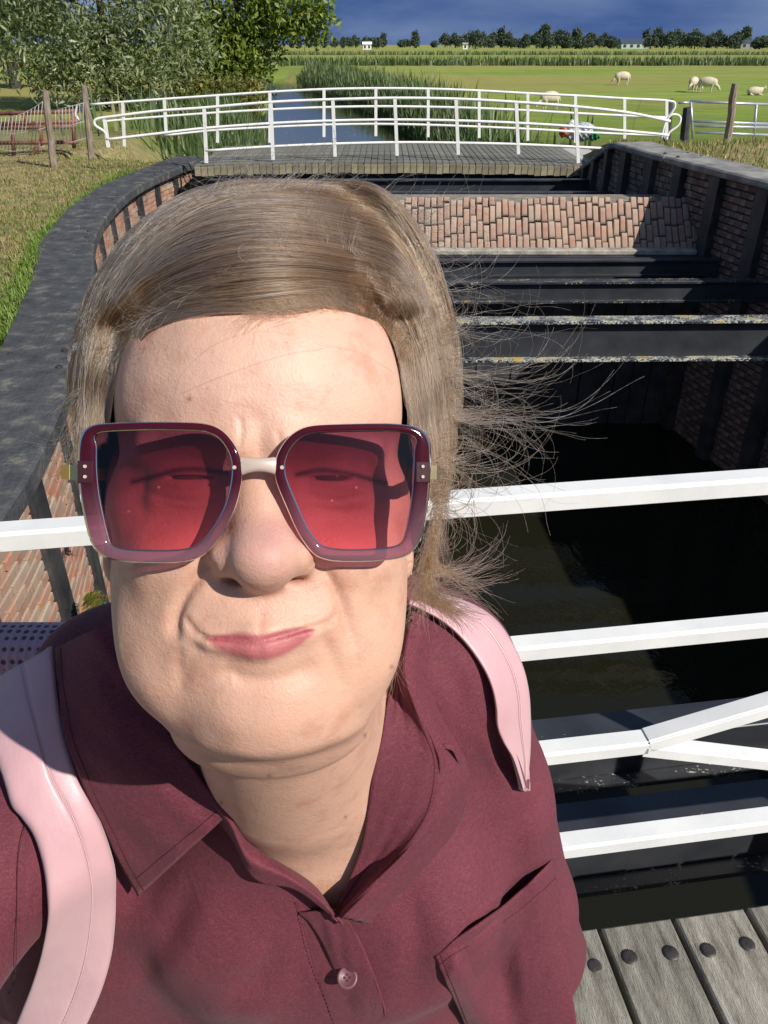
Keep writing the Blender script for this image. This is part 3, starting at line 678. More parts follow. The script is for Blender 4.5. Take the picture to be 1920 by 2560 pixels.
tree('dark_shrub', (-30.0, 60, -1.0), 0.6, 0.1, [(0.4, 0, 1.4)], [(0, 0, 1.1, 1.3, 1.2, 1.2)], 2600, 0.13, 1.2, m_darkleaf, 'round dark shrub at the left edge of the picture', clump=0.22, cat='shrub')
tree('bank_bush', (-6.9, 41, -1.1), 0.5, 0.08, [(0.3, 0, 1.2)], [(0, 0, 0.7, 1.5, 0.9, 0.8), (-1.6, 0, 0.6, 1.2, 0.8, 0.7)], 3000, 0.13, 1.4, leaf_mat('yellowing_leaves', [(0, (0.10, 0.14, 0.03)), (0.7, (0.20, 0.21, 0.05)), (1, (0.38, 0.28, 0.06))]), 'low yellowing bush on the canal bank under the trees', clump=0.25, cat='bush')
def blades(pts, h, wd, lean, mat, name, label, cat='grass'):
    n = len(pts); H = h * rng.uniform(0.5, 1.25, n); az = rng.uniform(0, 2 * np.pi, n); ln = lean * rng.uniform(0.2, 1.3, n)
    d = np.stack([np.cos(az), np.sin(az), np.zeros(n)], 1); s = np.stack([-np.sin(az), np.cos(az), np.zeros(n)], 1) * (wd * rng.uniform(0.6, 1.3, n))[:, None]
    up = np.array([0, 0, 1.0])
    mid = pts + d * (H * ln * 0.35)[:, None] + up * (H * 0.6)[:, None]; tip = pts + d * (H * ln)[:, None] + up * (H * (1 - 0.3 * ln))[:, None]
    V = np.stack([pts - s, pts + s, mid + s * 0.8, mid - s * 0.8, tip], 1).reshape(-1, 3); b_ = np.arange(n)[:, None] * 5
    F = np.concatenate([np.concatenate([b_, b_ + 1, b_ + 2], 1), np.concatenate([b_, b_ + 2, b_ + 3], 1), np.concatenate([b_ + 3, b_ + 2, b_ + 4], 1)])
    o = link(name, np_mesh(name, V, F), mat); return tag(o, label, cat, kind='stuff')
def scatter(n, xf, y0, y1):
    Y = rng.uniform(y0, y1, n); X = xf(Y, n); return np.stack([X, Y, gh(X, Y)], 1)
P1 = scatter(30000, lambda Y, n: cx(LPx, Y) - 0.45 - rng.exponential(2.0, n), 3.0, 17.5); P1 = P1[P1[:, 2] > -0.8]
blades(P1, 0.055, 0.0045, 0.9, m_blade, 'dry_grass', 'dry straw-coloured grass on the left bank')
P2 = scatter(6500, lambda Y, n: cx(LPx, Y) - 0.40 - np.abs(rng.normal(0, 0.09, n)), 3.2, 12.8)
blades(P2, 0.085, 0.005, 0.6, m_greenblade, 'green_grass', 'bright green grass tufts along the left coping')
P3 = scatter(6000, lambda Y, n: cx(RPx, Y) + 0.4 + rng.exponential(1.6, n), 7.0, 14)
blades(P3, 0.09, 0.006, 0.9, m_blade, 'dry_grass', 'dry brown grass behind the right cap boards')
Pr = scatter(8000, lambda Y, n: cx(RC, Y) + 0.1 + rng.gamma(2, 0.25 + 0.011 * np.maximum(Y - 20, 0), n), 19, 100)
Pr = np.concatenate([Pr, scatter(2500, lambda Y, n: cx(LC, Y) - 0.1 - rng.gamma(2, 0.6, n), 19, 46)])
blades(Pr, 1.0, 0.035, 0.35, m_reed, 'reeds', 'dense green reeds along both canal banks', 'reeds')
Pd = np.concatenate([scatter(7000, lambda Y, n: rng.uniform(-26, 110, n), 128, 134), scatter(5000, lambda Y, n: rng.uniform(-40, 190, n), 255, 262)]); 
Pd = Pd[(Pd[:, 0] > cx(RC, Pd[:, 1]) + 2)]
blades(Pd, 1.2, 0.09, 0.4, m_reed, 'ditch_reeds', 'dark reed strips along the ditches across the pasture', 'reeds')
# ferns in the left wall
def fern(p, label, n=9, ln=0.13):
    mb = MB(); p = Vector(p)
    for k in range(n):
        a = random.uniform(-1.4, 1.4); d = Vector((math.cos(a), math.sin(a) * 0.8, random.uniform(-0.1, 0.9))).normalized(); L0 = ln * random.uniform(0.6, 1.2); s = d.cross(Vector((0, 0, 1))).normalized()
        for j in range(9):
            t = (j + 1) / 9; c = p + d * L0 * t + Vector((0, 0, -0.35 * L0 * t * t)); wl = L0 * 0.22 * math.sin(math.pi * min(t * 0.85 + 0.12, 1))
            for sg in (-1, 1): mb.add([c, c + d * wl * 0.35 + s * sg * wl * 0.6, c + s * sg * wl * 1.2, c - d * wl * 0.3 + s * sg * wl * 0.5], [(0, 1, 2, 3)])
    return mb.thing('fern', m_fern, label, 'fern')
fern((-1.60, 3.35, -0.55), 'green fern growing from the left wall above the white rail'); fern((-1.58, 3.2, -0.85), 'russet and green fern in the left wall below the white rail', 12, 0.16)
fern((-1.66, 2.75, -0.95), 'pale fern growing out of the left brick panel at the picture edge', 8, 0.12)

# ================================================================== sheep, bundle, far trees and farms
def sheep_f(lying):
    def f(P):
        d = ell(P, (0, 0, 0.62 if not lying else 0.33), (0.56, 0.27, 0.29))
        d = smin(d, ell(P, (-0.42, 0, 0.58 if not lying else 0.36), (0.2, 0.2, 0.22)), 0.1)
        hz = (0.2, 0.16) if not lying else (0.52, 0.5)
        d = smin(d, cap(P, (-0.5, 0, 0.5 if not lying else 0.42), (-0.72, 0, hz[0] + 0.12), 0.11, 0.085), 0.06)
        d = smin(d, cap(P, (-0.72, 0, hz[0] + 0.12), (-0.84, 0, hz[1]), 0.085, 0.05), 0.03)
        for s in (-1, 1):
            d = smin(d, cap(P, (-0.72, 0.06 * s, hz[0] + 0.17), (-0.70, 0.17 * s, hz[0] + 0.17), 0.025), 0.02)
            for x in (-0.34, 0.36):
                if lying: d = smin(d, cap(P, (x, 0.2 * s, 0.12), (x - 0.22, 0.24 * s, 0.05), 0.06, 0.04), 0.04)
                else: d = smin(smin(d, cap(P, (x, 0.13 * s, 0.45), (x + 0.03, 0.13 * s, 0.25), 0.08, 0.045), 0.06), cap(P, (x + 0.03, 0.13 * s, 0.25), (x, 0.13 * s, 0.03), 0.04, 0.035), 0.03)
        return smin(d, cap(P, (0.52, 0, 0.62 if not lying else 0.35), (0.6, 0, 0.42 if not lying else 0.2), 0.05, 0.035), 0.04)
    return f
sm_g = np_mesh('sheep_grazing', *sdf_mesh(sheep_f(False), (-1, -0.45, -0.05), (0.75, 0.45, 1.0), 0.03), True)
sm_l = np_mesh('sheep_lying', *sdf_mesh(sheep_f(True), (-1, -0.45, -0.05), (0.75, 0.45, 0.8), 0.03), True)
for (px, py, me, rot, sc, lab) in ((1343, 184, sm_g, 0.1, 1.0, 'cream sheep grazing alone out on the pasture'), (1495, 198, sm_g, 0.95, 0.95, 'cream sheep grazing, left of the close pair on the pasture'),
        (1524, 200, sm_g, 2.75, 0.98, 'cream sheep grazing, right of the close pair on the pasture'), (1628, 206, sm_l, 3.2, 0.8, 'cream sheep lying down near the gate'), (1187, 238, sm_g, 0.3, 0.85, 'sheep half hidden behind the far white railings'), (1513, 193, sm_g, 1.35, 0.75, 'small sheep half hidden behind the close pair')):
    p = at_z(px, py, -1.0); p.z = float(gh(p.x, p.y)); o = link('sheep', me, m_fleece); o.location = p; o.rotation_euler = (0, 0, rot); o.scale = (sc,) * 3; tag(o, lab, 'sheep', 'sheep on the pasture')
# bundle of plastic on the bank behind the far railing
bp = at_z(1245, 302, -0.15); bd = empty('litter_bundle', bp, 'crumpled white and blue-grey plastic bundle with orange and green bits behind the railing', 'bundle')
def blob(c, r, seed):
    ph = rng.uniform(0, 6, (4, 3))
    def f(P): 
        q = P - np.array(c, np.float32); return ell(P, c, r) + 0.02 * np.sin(q @ ph[0] * 6) * np.sin(q @ ph[1] * 9) + 0.015 * np.sin(q @ ph[2] * 14)
    return np_mesh('bundle', *sdf_mesh(f, np.array(c) - np.array(r) - 0.08, np.array(c) + np.array(r) + 0.08, 0.022), True)
link('plastic_sheet', blob((0.1, 0, 0.16), (0.3, 0.2, 0.17), 1), pmat('blue_grey_plastic', (0.35, 0.40, 0.48), (0.62, 0.66, 0.7), 8, 0.35, 0.5, 30, 0.01), bd)
link('white_bag', blob((-0.16, -0.05, 0.2), (0.13, 0.12, 0.18), 2), m_whitefar, bd)
link('orange_piece', blob((-0.32, -0.08, 0.17), (0.09, 0.08, 0.1), 3), pmat('orange_plastic', (0.5, 0.09, 0.02), (0.6, 0.14, 0.04), 8, 0.4, 0.1), bd)
link('green_piece', blob((0.36, -0.1, 0.12), (0.12, 0.09, 0.12), 4), pmat('green_plastic', (0.02, 0.16, 0.06), (0.04, 0.22, 0.09), 8, 0.4, 0.1), bd)
# trees along the horizon
protos = []
for k, (bl, hh) in enumerate((([(0, 0, 5.5, 4.2, 4, 3.8), (3, 0, 4.5, 2.8, 2.5, 2.6), (-3, 0, 4, 2.6, 2.5, 2.5)], 0), ([(0, 0, 5, 2.6, 2.6, 4.6), (0.8, 0, 8, 1.8, 1.8, 2.6)], 0), ([(0, 0, 3.6, 5.5, 3, 2.6), (4, 0, 3, 3, 2.4, 2.2), (-4.5, 0, 3.2, 3, 2.4, 2.4)], 0))):
    V, F = diamonds(crown_pts([b_ for b_ in bl], 1500, 0.7, 10), 0.75, 1.1); cm = np_mesh('far_crown', V, F); cm.materials.append(m_farleaf)
    t = MB().tube([(0, 0, -0.5), (0.1, 0, 3), (0, 0, 6)], [0.45, 0.35, 0.15], 6).build('far_trunk_source', m_bark); tm = t.data; bpy.data.objects.remove(t); protos.append((cm, tm))
far_defs = []
xs_ = list(np.linspace(632, 700, 5)) + list(np.linspace(725, 830, 8)) + [820, 870, 900, 940, 965, 985] + list(np.linspace(1000, 1160, 13)) + list(np.linspace(1165, 1330, 15)) + list(np.linspace(1395, 1530, 12)) + [1550, 1570, 1590, 1605, 1640, 1650]
kinds_ = ['broad', 'slim', 'low spreading']
# position words by what stands nearby
for q, px in enumerate(xs_):
    Yd = random.uniform(560, 900); p = at_y(px + random.uniform(-4, 4), 96, Yd); p.z = -1.0
    k = random.choice((0, 0, 1, 2)); s = random.uniform(0.75, 1.25) * Yd / 800 * (1.45 if 1160 < px < 1215 else 1.25 if px > 1000 else 0.95)
    if 1250 < px < 1400: s *= 0.9
    far_defs.append((px, p, k, s))
far_defs.sort(key=lambda d: d[0])
zones = [(632, 775, 'left of the white farmhouse'), (775, 860, 'right of the white farmhouse'), (860, 995, 'in the thin middle stretch'), (995, 1162, 'in the wood by the tiny shed'), (1162, 1225, 'in the tallest clump'),
         (1225, 1345, 'left of the dark-roofed barn'), (1345, 1540, 'right of the dark-roofed barn'), (1540, 1700, 'by the grey farm shed')]
words = ['first', 'second', 'third', 'fourth', 'fifth', 'sixth', 'seventh', 'eighth', 'ninth', 'tenth', 'eleventh', 'twelfth', 'thirteenth', 'fourteenth', 'fifteenth', 'sixteenth']
for (z0, z1, zn) in zones:
    for n_, (px, p, k, s) in enumerate([d for d in far_defs if z0 <= d[0] < z1]):
        root = empty('distant_tree', p, 'distant %s tree, %s from the left %s' % (kinds_[k], words[n_], zn), 'tree', 'distant trees along the horizon'); root.scale = (s, s, s); root.rotation_euler = (0, 0, random.uniform(0, 6))
        link('crown', protos[k][0], None, root); link('trunk', protos[k][1], None, root)
def house(px0, px1, ytop, yeave, ybase, Y, wall, roof, label, nwin=3):
    a = at_y(px0, ybase, Y); b_ = at_y(px1, ybase, Y); ht = at_y(px0, ytop, Y).z; he = at_y(px0, yeave, Y).z; z0 = -1.0
    c = (a + b_) / 2; L0 = b_.x - a.x; D0 = min(L0 * 0.6, 14); root = empty('farm_building', (c.x, Y, z0), label, 'building')
    MB().box((c.x, Y, (z0 + he) / 2), (L0, D0, he - z0)).build('wall', wall, root)
    e = 0.4; mb = MB(); x0, x1 = a.x - e, b_.x + e
    mb.add([(x0, Y - D0 / 2 - e, he - 0.2), (x1, Y - D0 / 2 - e, he - 0.2), (x1, Y, ht), (x0, Y, ht), (x0, Y + D0 / 2 + e, he - 0.2), (x1, Y + D0 / 2 + e, he - 0.2)], [(0, 1, 2, 3), (3, 2, 5, 4), (0, 3, 4), (1, 5, 2), (0, 4, 5, 1)]); mb.build('roof', roof, root)
    for i in range(nwin):
        x = a.x + L0 * (i + 0.5) / nwin; MB().box((x, Y - D0 / 2 - 0.05, z0 + (he - z0) * 0.5), (L0 / nwin * 0.4, 0.12, (he - z0) * 0.5)).build('window', m_steel, root)
m_slate = pmat('dark_roof', (0.045, 0.06, 0.085), (0.08, 0.10, 0.14), 2, 0.35, 0.1, 5, 0.05); m_grnwall = pmat('pale_green_wall', (0.35, 0.45, 0.40), (0.45, 0.55, 0.50), 2, 0.7, 0)
m_wwall = pmat('white_wall', (0.75, 0.74, 0.72), (0.82, 0.81, 0.79), 2, 0.7, 0); m_greywall = pmat('grey_wall', (0.22, 0.22, 0.22), (0.32, 0.32, 0.31), 2, 0.8, 0)
house(1338, 1396, 83, 93, 98, 620, m_grnwall, m_slate, 'dark-roofed barn with pale green front on the horizon', 4)
house(1596, 1640, 85, 92, 97, 640, m_greywall, m_slate, 'grey farm shed with dark roof near the right edge of the horizon', 3)
house(784, 802, 90, 95, 99, 520, m_wwall, m_wwall, 'small white farmhouse on the left of the horizon', 2)
house(1000, 1010, 92, 95, 98, 560, m_wwall, m_greywall, 'tiny pale shed by the left wood on the horizon', 1)
mb = MB().bar(at_y(1442, 97, 640), at_y(1442, 68, 640), 0.5, 0.5, up=(0, 1, 0)); mb.thing('radio_mast', m_steel, 'thin dark mast on the horizon right of the barn', 'mast')

# ================================================================== the person
# camera frame K (mm): right, up, forward.  head frame H (mm): x right, y up, w towards the camera; origin at the bridge of the glasses
f32 = np.float32
def pxK(px, py, c):
    px, py, c = np.asarray(px, float), np.asarray(py, float), np.asarray(c, float)
    return np.stack([(px * DS - 960) / FPX * c, -(py * DS - 1280) / FPX * c, c + 0 * px], -1)
def Kpx(P): return np.stack([(P[..., 0] / P[..., 2] * FPX + 960) / DS, (1280 - P[..., 1] / P[..., 2] * FPX) / DS], -1)
def KW(P): P = np.asarray(P, float); return np.stack([P[..., 0], CP * P[..., 2] + SP * P[..., 1], 1650 - SP * P[..., 2] + CP * P[..., 1]], -1)     # mm world
def WK(P): P = np.asarray(P, float); y, z = P[..., 1], P[..., 2] - 1650; return np.stack([P[..., 0], SP * y + CP * z, CP * y - SP * z], -1)
K0 = pxK(558, 1010, 315.0)
_w = np.array([-0.85 * K0[0], -0.5 * K0[1], -K0[2]]); _w /= np.linalg.norm(_w)
_y = np.array([0, 1.0, 0]) - _w[1] * _w; _y /= np.linalg.norm(_y)
_x = np.array([1.0, 0, 0]) - _w[0] * _w - _y[0] * _y; _x /= np.linalg.norm(_x)
HM = np.stack([_x, _y, _w])                      # rows
def HK(P): return K0 + np.asarray(P) @ HM
def KH(P): return (np.asarray(P) - K0) @ HM.T
def HW(P): return KW(HK(P))
def WH(P): return KH(WK(P))
def mir(f, P, c, *a):
    P2 = P.copy(); P2[:, 0] = np.abs(P2[:, 0] - 0.8); return f(P2, c, *a)
def mcap(P, a, b, ra, rb=None): P2 = P.copy(); P2[:, 0] = np.abs(P2[:, 0] - 0.8); return cap(P2, a, b, ra, rb)
def skull_f(P):
    d = ell(P, (0, 36, -98), (73, 92, 92)); d = smin(d, ell(P, (0.5, 30, -62), (66, 62, 57)), 12); return d
def chest_f(PW):
    d = ell(PW, (-52, 460, 1055), (150, 126, 262))
    d = smin(d, cap(PW, (-190, 455, 1222), (-95, 440, 1256), 48, 46), 40)
    d = smin(d, cap(PW, (-60, 440, 1262), (40, 455, 1240), 46, 46), 34); return d
def neck_f(P): return cap(P, (5, -92, -108), (20, -196, -232), 57, 64)
def head_f(P):
    P = np.asarray(P, f32)
    d = skull_f(P)
    d = smin(d, ell(P, (0.5, -36, -66), (65, 70, 56)), 14)                 # mid face
    d = smin(d, ell(P, (1.5, -84, -58), (57, 38, 46)), 16)                 # jaw
    m = (P[:, 2] > -120) & (P[:, 1] > -150) & (P[:, 1] < 50)
    if m.any(): d[m] = face_f(P[m], d[m])
    m = P[:, 1] < -70
    if m.any():
        Q = P[m]; nk = smin(neck_f(Q), ell(Q, (5, -132, -90), (51, 26, 44)), 20)
        nk = smin(nk, chest_f(HW(Q).astype(f32)), 34); d[m] = smin(d[m], nk, 20)
    m = (np.abs(P[:, 0]) > 55) & (P[:, 2] < -65) & (P[:, 2] > -135)
    if m.any():
        e = P[m].copy(); e[:, 0] = np.abs(e[:, 0]); q = smin(d[m], ell(e, (74.5, -18, -98), (6, 30, 17)), 5); d[m] = smin(q, ell(e, (75.5, -46, -92), (5.5, 12, 9)), 4)
    return d
def face_f(P, d):
    d = smin(d, mir(ell, P, (42, -56, -60), (28, 36, 32)), 16)             # side cheek
    d = smin(d, mir(ell, P, (37, -86, -50), (26, 30, 28)), 18)             # jowl
    d = smin(d, mir(ell, P, (33, -40, -35), (24, 20, 24)), 14)             # cheek apple
    d = smin(d, mir(ell, P, (54, -14, -54), (16, 16, 24)), 18)             # cheekbone
    d = smin(d, ell(P, (1, -68, -33), (42, 27, 29.0)), 14)                 # mouth barrel
    d = smin(d, ell(P, (4, -103, -29), (29, 20, 22.5)), 14)                  # chin
    d = smin(d, mcap(P, (10, 11, -13), (46, 9, -29), 9, 8), 9)             # brow
    d = smax(d, -mir(ell, P, (30, -4, -1), (19, 10, 13)), 9)               # eye socket
    d = smin(d, mir(ell, P, (31, -5, -25), (16, 12.5, 11.5)), 5)           # lids over the eyeball
    d = smax(d, -mir(ell, P, (30, -4.0, -11), (12.5, 1.1, 8)), 1.5)
    d = smin(d, mcap(P, (17, -14, -20), (42, -13, -25), 5.5, 5.5), 7)      # bags
    # nose
    d = smin(d, cap(P, (0.5, 2, -17), (1.5, -28, -4), 7.5, 11.0), 7)
    d = smin(d, cap(P, (0.8, -14, -20), (1.8, -34, -13), 12.5, 16.5), 9)
    d = smin(d, ell(P, (2.4, -36.5, 2.5), (14.6, 13.4, 15.0)), 6)
    nz_ = np.minimum(ell(P, (-13.2, -37.5, -7), (7.6, 7.8, 11)), ell(P, (17.4, -37.2, -7), (7.6, 7.8, 11)))
    d = smin(d, nz_, 6)
    d = smin(d, ell(P, (2.0, -45.0, -4.5), (8.5, 5.5, 9)), 6)
    d = smax(d, -np.minimum(ell(P, (-10.5, -47.5, -7), (5.0, 1.7, 6)), ell(P, (14.5, -47.2, -7), (5.0, 1.7, 6))), 2.5)
    # lips: a wide closed smile
    up = np.minimum(cap(P, (-23.5, -70.2, -9.0), (-3, -69.0, -4.6), 1.5, 3.0), cap(P, (4, -68.6, -4.6), (25.5, -66.0, -9.0), 3.0, 1.5))
    d = smin(d, smin(up, cap(P, (-3, -69.0, -4.6), (4, -68.6, -4.6), 2.9), 4), 5.0)
    lw = smin(cap(P, (-20, -72.8, -8), (-3, -75.2, -4.6), 2.2, 3.7), cap(P, (4, -75.0, -4.6), (22, -70.0, -8), 3.7, 2.2), 5)
    d = smin(d, lw, 5.0)
    sl_ = np.minimum(cap(P, (-27.5, -70.4, -8), (0, -71.8, 1), 0.5), cap(P, (0, -71.8, 1), (29.5, -65.4, -8), 0.5))
    d = smax(d, -sl_, 2.2)
    return smin(d, ell(P, (5, -118, -58), (44, 15, 40)), 19)               # under the chin
def raycast(f, px, py, c0=260.0, c1=900.0, frame='H'):
    px = np.atleast_1d(np.asarray(px, float)); py = np.atleast_1d(np.asarray(py, float)); u = pxK(px, py, np.ones_like(px)); ln = np.linalg.norm(u, axis=1)
    c = np.full(len(px), c0); best = np.full(len(px), 1e9); cb = c.copy()
    for _ in range(90):
        K = u * c[:, None]; P = KH(K) if frame == 'H' else KW(K); d = f(P.astype(f32)).astype(float)
        m = d < best; best = np.where(m, d, best); cb = np.where(m, c, cb)
        c = np.minimum(c + np.where(np.abs(d) < 0.05, 0, d * 0.8 / ln), c1)
    return cb, best
# shirt-covered torso, world mm
def torso_f(PW):
    d = chest_f(PW) - 7
    d = smin(d, ell(PW, (-122, 372, 1035), (74, 56, 80)), 45); d = smin(d, ell(PW, (26, 372, 1035), (74, 56, 80)), 45)
    d = smin(d, cap(PW, (58, 455, 1212), (84, 452, 1090), 56, 56), 24)
    d = smin(d, cap(PW, (84, 452, 1090), (150, 440, 860), 58, 56), 20)
    d = smin(d, cap(PW, (-212, 455, 1205), (-320, 300, 1095), 62, 54), 26)
    d = smin(d, ell(PW, (-70, 450, 850), (185, 140, 260)), 60)
    d = smin(d, cap(PW, (-205, 460, 1190), (-215, 430, 900), 66, 80), 40)
    d = smin(d, cap(PW, (-245, 425, 1120), (-290, 415, 850), 66, 85), 40)
    return d

class DMap:
    """depth along the camera rays, kept on a pixel grid"""
    def __init__(s, f, frame, x0, x1, y0, y1, st):
        s.x0, s.y0, s.st = x0, y0, st; X, Y = np.meshgrid(np.arange(x0, x1 + st, st, dtype=float), np.arange(y0, y1 + st, st, dtype=float)); s.sh = X.shape
        c, b_ = raycast(f, X.ravel(), Y.ravel(), frame=frame); s.c = c.reshape(X.shape); s.b = b_.reshape(X.shape)
    def __call__(s, px, py, what='c'):
        u = np.clip((np.asarray(px, float) - s.x0) / s.st, 0, s.sh[1] - 1.001); v = np.clip((np.asarray(py, float) - s.y0) / s.st, 0, s.sh[0] - 1.001)
        i, j = u.astype(int), v.astype(int); u, v = u - i, v - j; A = s.c if what == 'c' else s.b
        r = (A[j, i] * (1 - u) + A[j, i + 1] * u) * (1 - v) + (A[j + 1, i] * (1 - u) + A[j + 1, i + 1] * u) * v
        return float(r) if r.ndim == 0 else r

def inpoly(p, poly):
    x, y = p[:, 0], p[:, 1]; n = len(poly); r = np.zeros(len(p), bool); j = n - 1
    for i in range(n):
        xi, yi = poly[i]; xj, yj = poly[j]
        c = ((yi > y) != (yj > y)) & (x < (xj - xi) * (y - yi) / ((yj - yi) if yj != yi else 1e-9) + xi); r ^= c; j = i
    return r
def polydist(p, pts, closed=False):
    """distance of points to a polyline, and the parameter along it"""
    best = np.full(len(p), 1e9); tt = np.zeros(len(p)); P_ = list(pts) + ([pts[0]] if closed else [])
    n = len(P_) - 1
    for i in range(n):
        a = np.array(P_[i], float); d = np.array(P_[i + 1], float) - a; t = np.clip(((p - a) @ d) / (d @ d), 0, 1)
        q = np.linalg.norm(p - a - t[:, None] * d, axis=1); m = q < best; best = np.where(m, q, best); tt = np.where(m, (i + t) / n, tt)
    return best, tt
def cr2(pts, n):
    P_ = np.array(pts, float); P_ = np.vstack([2 * P_[0] - P_[1], P_, 2 * P_[-1] - P_[-2]]); m = len(P_) - 3
    t = np.linspace(0, m, n); k = np.minimum(t.astype(int), m - 1); u = (t - k)[:, None]
    a, b_, c, d = P_[k], P_[k + 1], P_[k + 2], P_[k + 3]
    return 0.5 * (2 * b_ + (c - a) * u + (2 * a - 5 * b_ + 4 * c - d) * u ** 2 + (3 * b_ - a - 3 * c + d) * u ** 3)
def vnormals(V, F):
    n = np.zeros_like(V, dtype=float); 
    a, b_, c = V[F[:, 0]], V[F[:, 1]], V[F[:, 2]]; fn = np.cross(b_ - a, V[F[:, -1]] - a) if F.shape[1] == 4 else np.cross(b_ - a, c - a)
    for k in range(F.shape[1]): 
        for ax in range(3): n[:, ax] += np.bincount(F[:, k], fn[:, ax], len(V))
    return n / np.maximum(np.linalg.norm(n, axis=1, keepdims=True), 1e-12)
def smooth_noise(n, k, amp):
    """smooth 1-d wobble for n curves with k points"""
    t = np.linspace(0, 1, k)[None]; o = 0
    for f_, a in ((1.3, 1.0), (2.7, 0.5), (5.1, 0.22)): o = o + a * np.sin(2 * np.pi * (f_ * rng.uniform(0.7, 1.3, (n, 1)) * t + rng.uniform(0, 1, (n, 1))))
    return o * amp

# ---- materials of the person
b = NB('skin'); v = b.coords('Object'); at = b.new('ShaderNodeAttribute', attribute_name='Col')
mot = b.ramp(b.noise(v, 55, 6, 0.65), [(0.28, (0.86, 0.74, 0.70)), (0.5, (1, 1, 1)), (0.74, (1.07, 1.02, 0.98))])
c = b.mix(1.0, at.outputs['Color'], mot, 'MULTIPLY')
fre = b.ramp(b.noise(v, 420, 2, 0.5), [(0.70, (0, 0, 0)), (0.78, (0.5, 0.5, 0.5))]); c = b.mix(fre, c, (0.40, 0.20, 0.13))
b.base(c)
pores = b.new('ShaderNodeTexVoronoi'); pores.inputs['Scale'].default_value = 900; b.link(v, pores.inputs['Vector'])
hgt = b.math('ADD', b.math('MULTIPLY', pores.outputs['Distance'], 0.5), b.math('MULTIPLY', b.noise(v, 340, 4, 0.6), 1.4))
lines_ = b.noise(b.coords('Object', (1, 1, 3.2)), 150, 4, 0.6, 0.8)
b.link(b.bump(hgt, 0.30, 0.0007, b.bump(lines_, 0.13, 0.0016)), b.bsdf.inputs['Normal'])
b.set(Roughness=b.math('MULTIPLY_ADD', b.noise(v, 90, 3), 0.22, 0.42)); b.bsdf.inputs['Specular IOR Level'].default_value = 0.4; b.bsdf.inputs['Subsurface Weight'].default_value = 0.3
b.bsdf.inputs['Subsurface Radius'].default_value = (1.0, 0.35, 0.2); b.bsdf.inputs['Subsurface Scale'].default_value = 0.004
m_skin = b.m
b = NB('burgundy_linen'); v = b.coords('Object')
wv = b.noise(b.coords('Object', (1, 1, 14)), 260, 2, 0.6); wh = b.noise(b.coords('Object', (14, 3, 1)), 260, 2, 0.6)
wsum = b.math('ADD', wv, wh)
c = b.ramp(b.math('MULTIPLY', wsum, 0.5), [(0.38, (0.092, 0.013, 0.025)), (0.52, (0.138, 0.023, 0.039)), (0.64, (0.205, 0.052, 0.070))])
big = b.ramp(b.noise(v, 9, 4), [(0.3, (0.85, 0.82, 0.85)), (0.7, (1.08, 1.05, 1.05))]); b.base(b.mix(1.0, c, big, 'MULTIPLY')); b.set(Roughness=0.8)
b.bsdf.inputs['Sheen Weight'].default_value = 0.05; b.bsdf.inputs['Sheen Roughness'].default_value = 0.4
cr_ = b.noise(v, 26, 4, 0.6, 0.6)
b.link(b.bump(wsum, 0.35, 0.0009, b.bump(cr_, 0.35, 0.006)), b.bsdf.inputs['Normal']); m_linen = b.m
b = NB('pink_strap_fabric'); v = b.coords('Object'); b.base(b.ramp(b.noise(v, 14, 4), [(0.3, (0.50, 0.29, 0.32)), (0.7, (0.60, 0.37, 0.39))])); b.set(Roughness=0.42)
b.bsdf.inputs['Sheen Weight'].default_value = 0.25
b.link(b.bump(b.noise(b.coords('Object', (1, 1, 0.25)), 70, 4), 0.25, 0.003, b.bump(b.noise(v, 1400, 2), 0.15, 0.0003)), b.bsdf.inputs['Normal']); m_strap = b.m
b = NB('mauve_air_mesh'); v = b.coords('Object', (130, 130, 130)); vo = b.new('ShaderNodeTexVoronoi'); vo.inputs['Randomness'].default_value = 0.12; vo.inputs['Scale'].default_value = 1.0; b.link(v, vo.inputs['Vector'])
k = b.ramp(vo.outputs['Distance'], [(0.26, (0.10, 0.05, 0.07)), (0.36, (0.50, 0.31, 0.37))]); b.base(k); b.set(Roughness=0.7); b.link(b.bump(vo.outputs['Distance'], 0.8, 0.004), b.bsdf.inputs['Normal']); m_airmesh = b.m
m_thread = pmat('pale_stitching', (0.60, 0.42, 0.44), (0.70, 0.52, 0.54), 40, 0.7, 0)
m_thread2 = pmat('dark_stitching', (0.05, 0.008, 0.016), (0.07, 0.012, 0.02), 40, 0.8, 0)
m_button = pmat('maroon_button_plastic', (0.10, 0.035, 0.045), (0.15, 0.06, 0.07), 30, 0.45, 0.1)
m_gold = pmat('gold_metal', (0.75, 0.55, 0.22), (0.85, 0.66, 0.32), 20, 0.22, 0.05, metallic=1.0)
m_bridge = pmat('satin_champagne_metal', (0.46, 0.37, 0.31), (0.52, 0.42, 0.36), 20, 0.42, 0.05, metallic=0.0)
m_trous = pmat('dark_trousers', (0.02, 0.022, 0.03), (0.04, 0.042, 0.05), 10, 0.85, 0.3, 200, 0.001)
m_shoe = pmat('shoe_leather', (0.05, 0.04, 0.035), (0.08, 0.07, 0.06), 10, 0.5, 0.1)
b = NB('eye'); b.base((0.16, 0.10, 0.07)); b.set(Roughness=0.08); m_eye = b.m
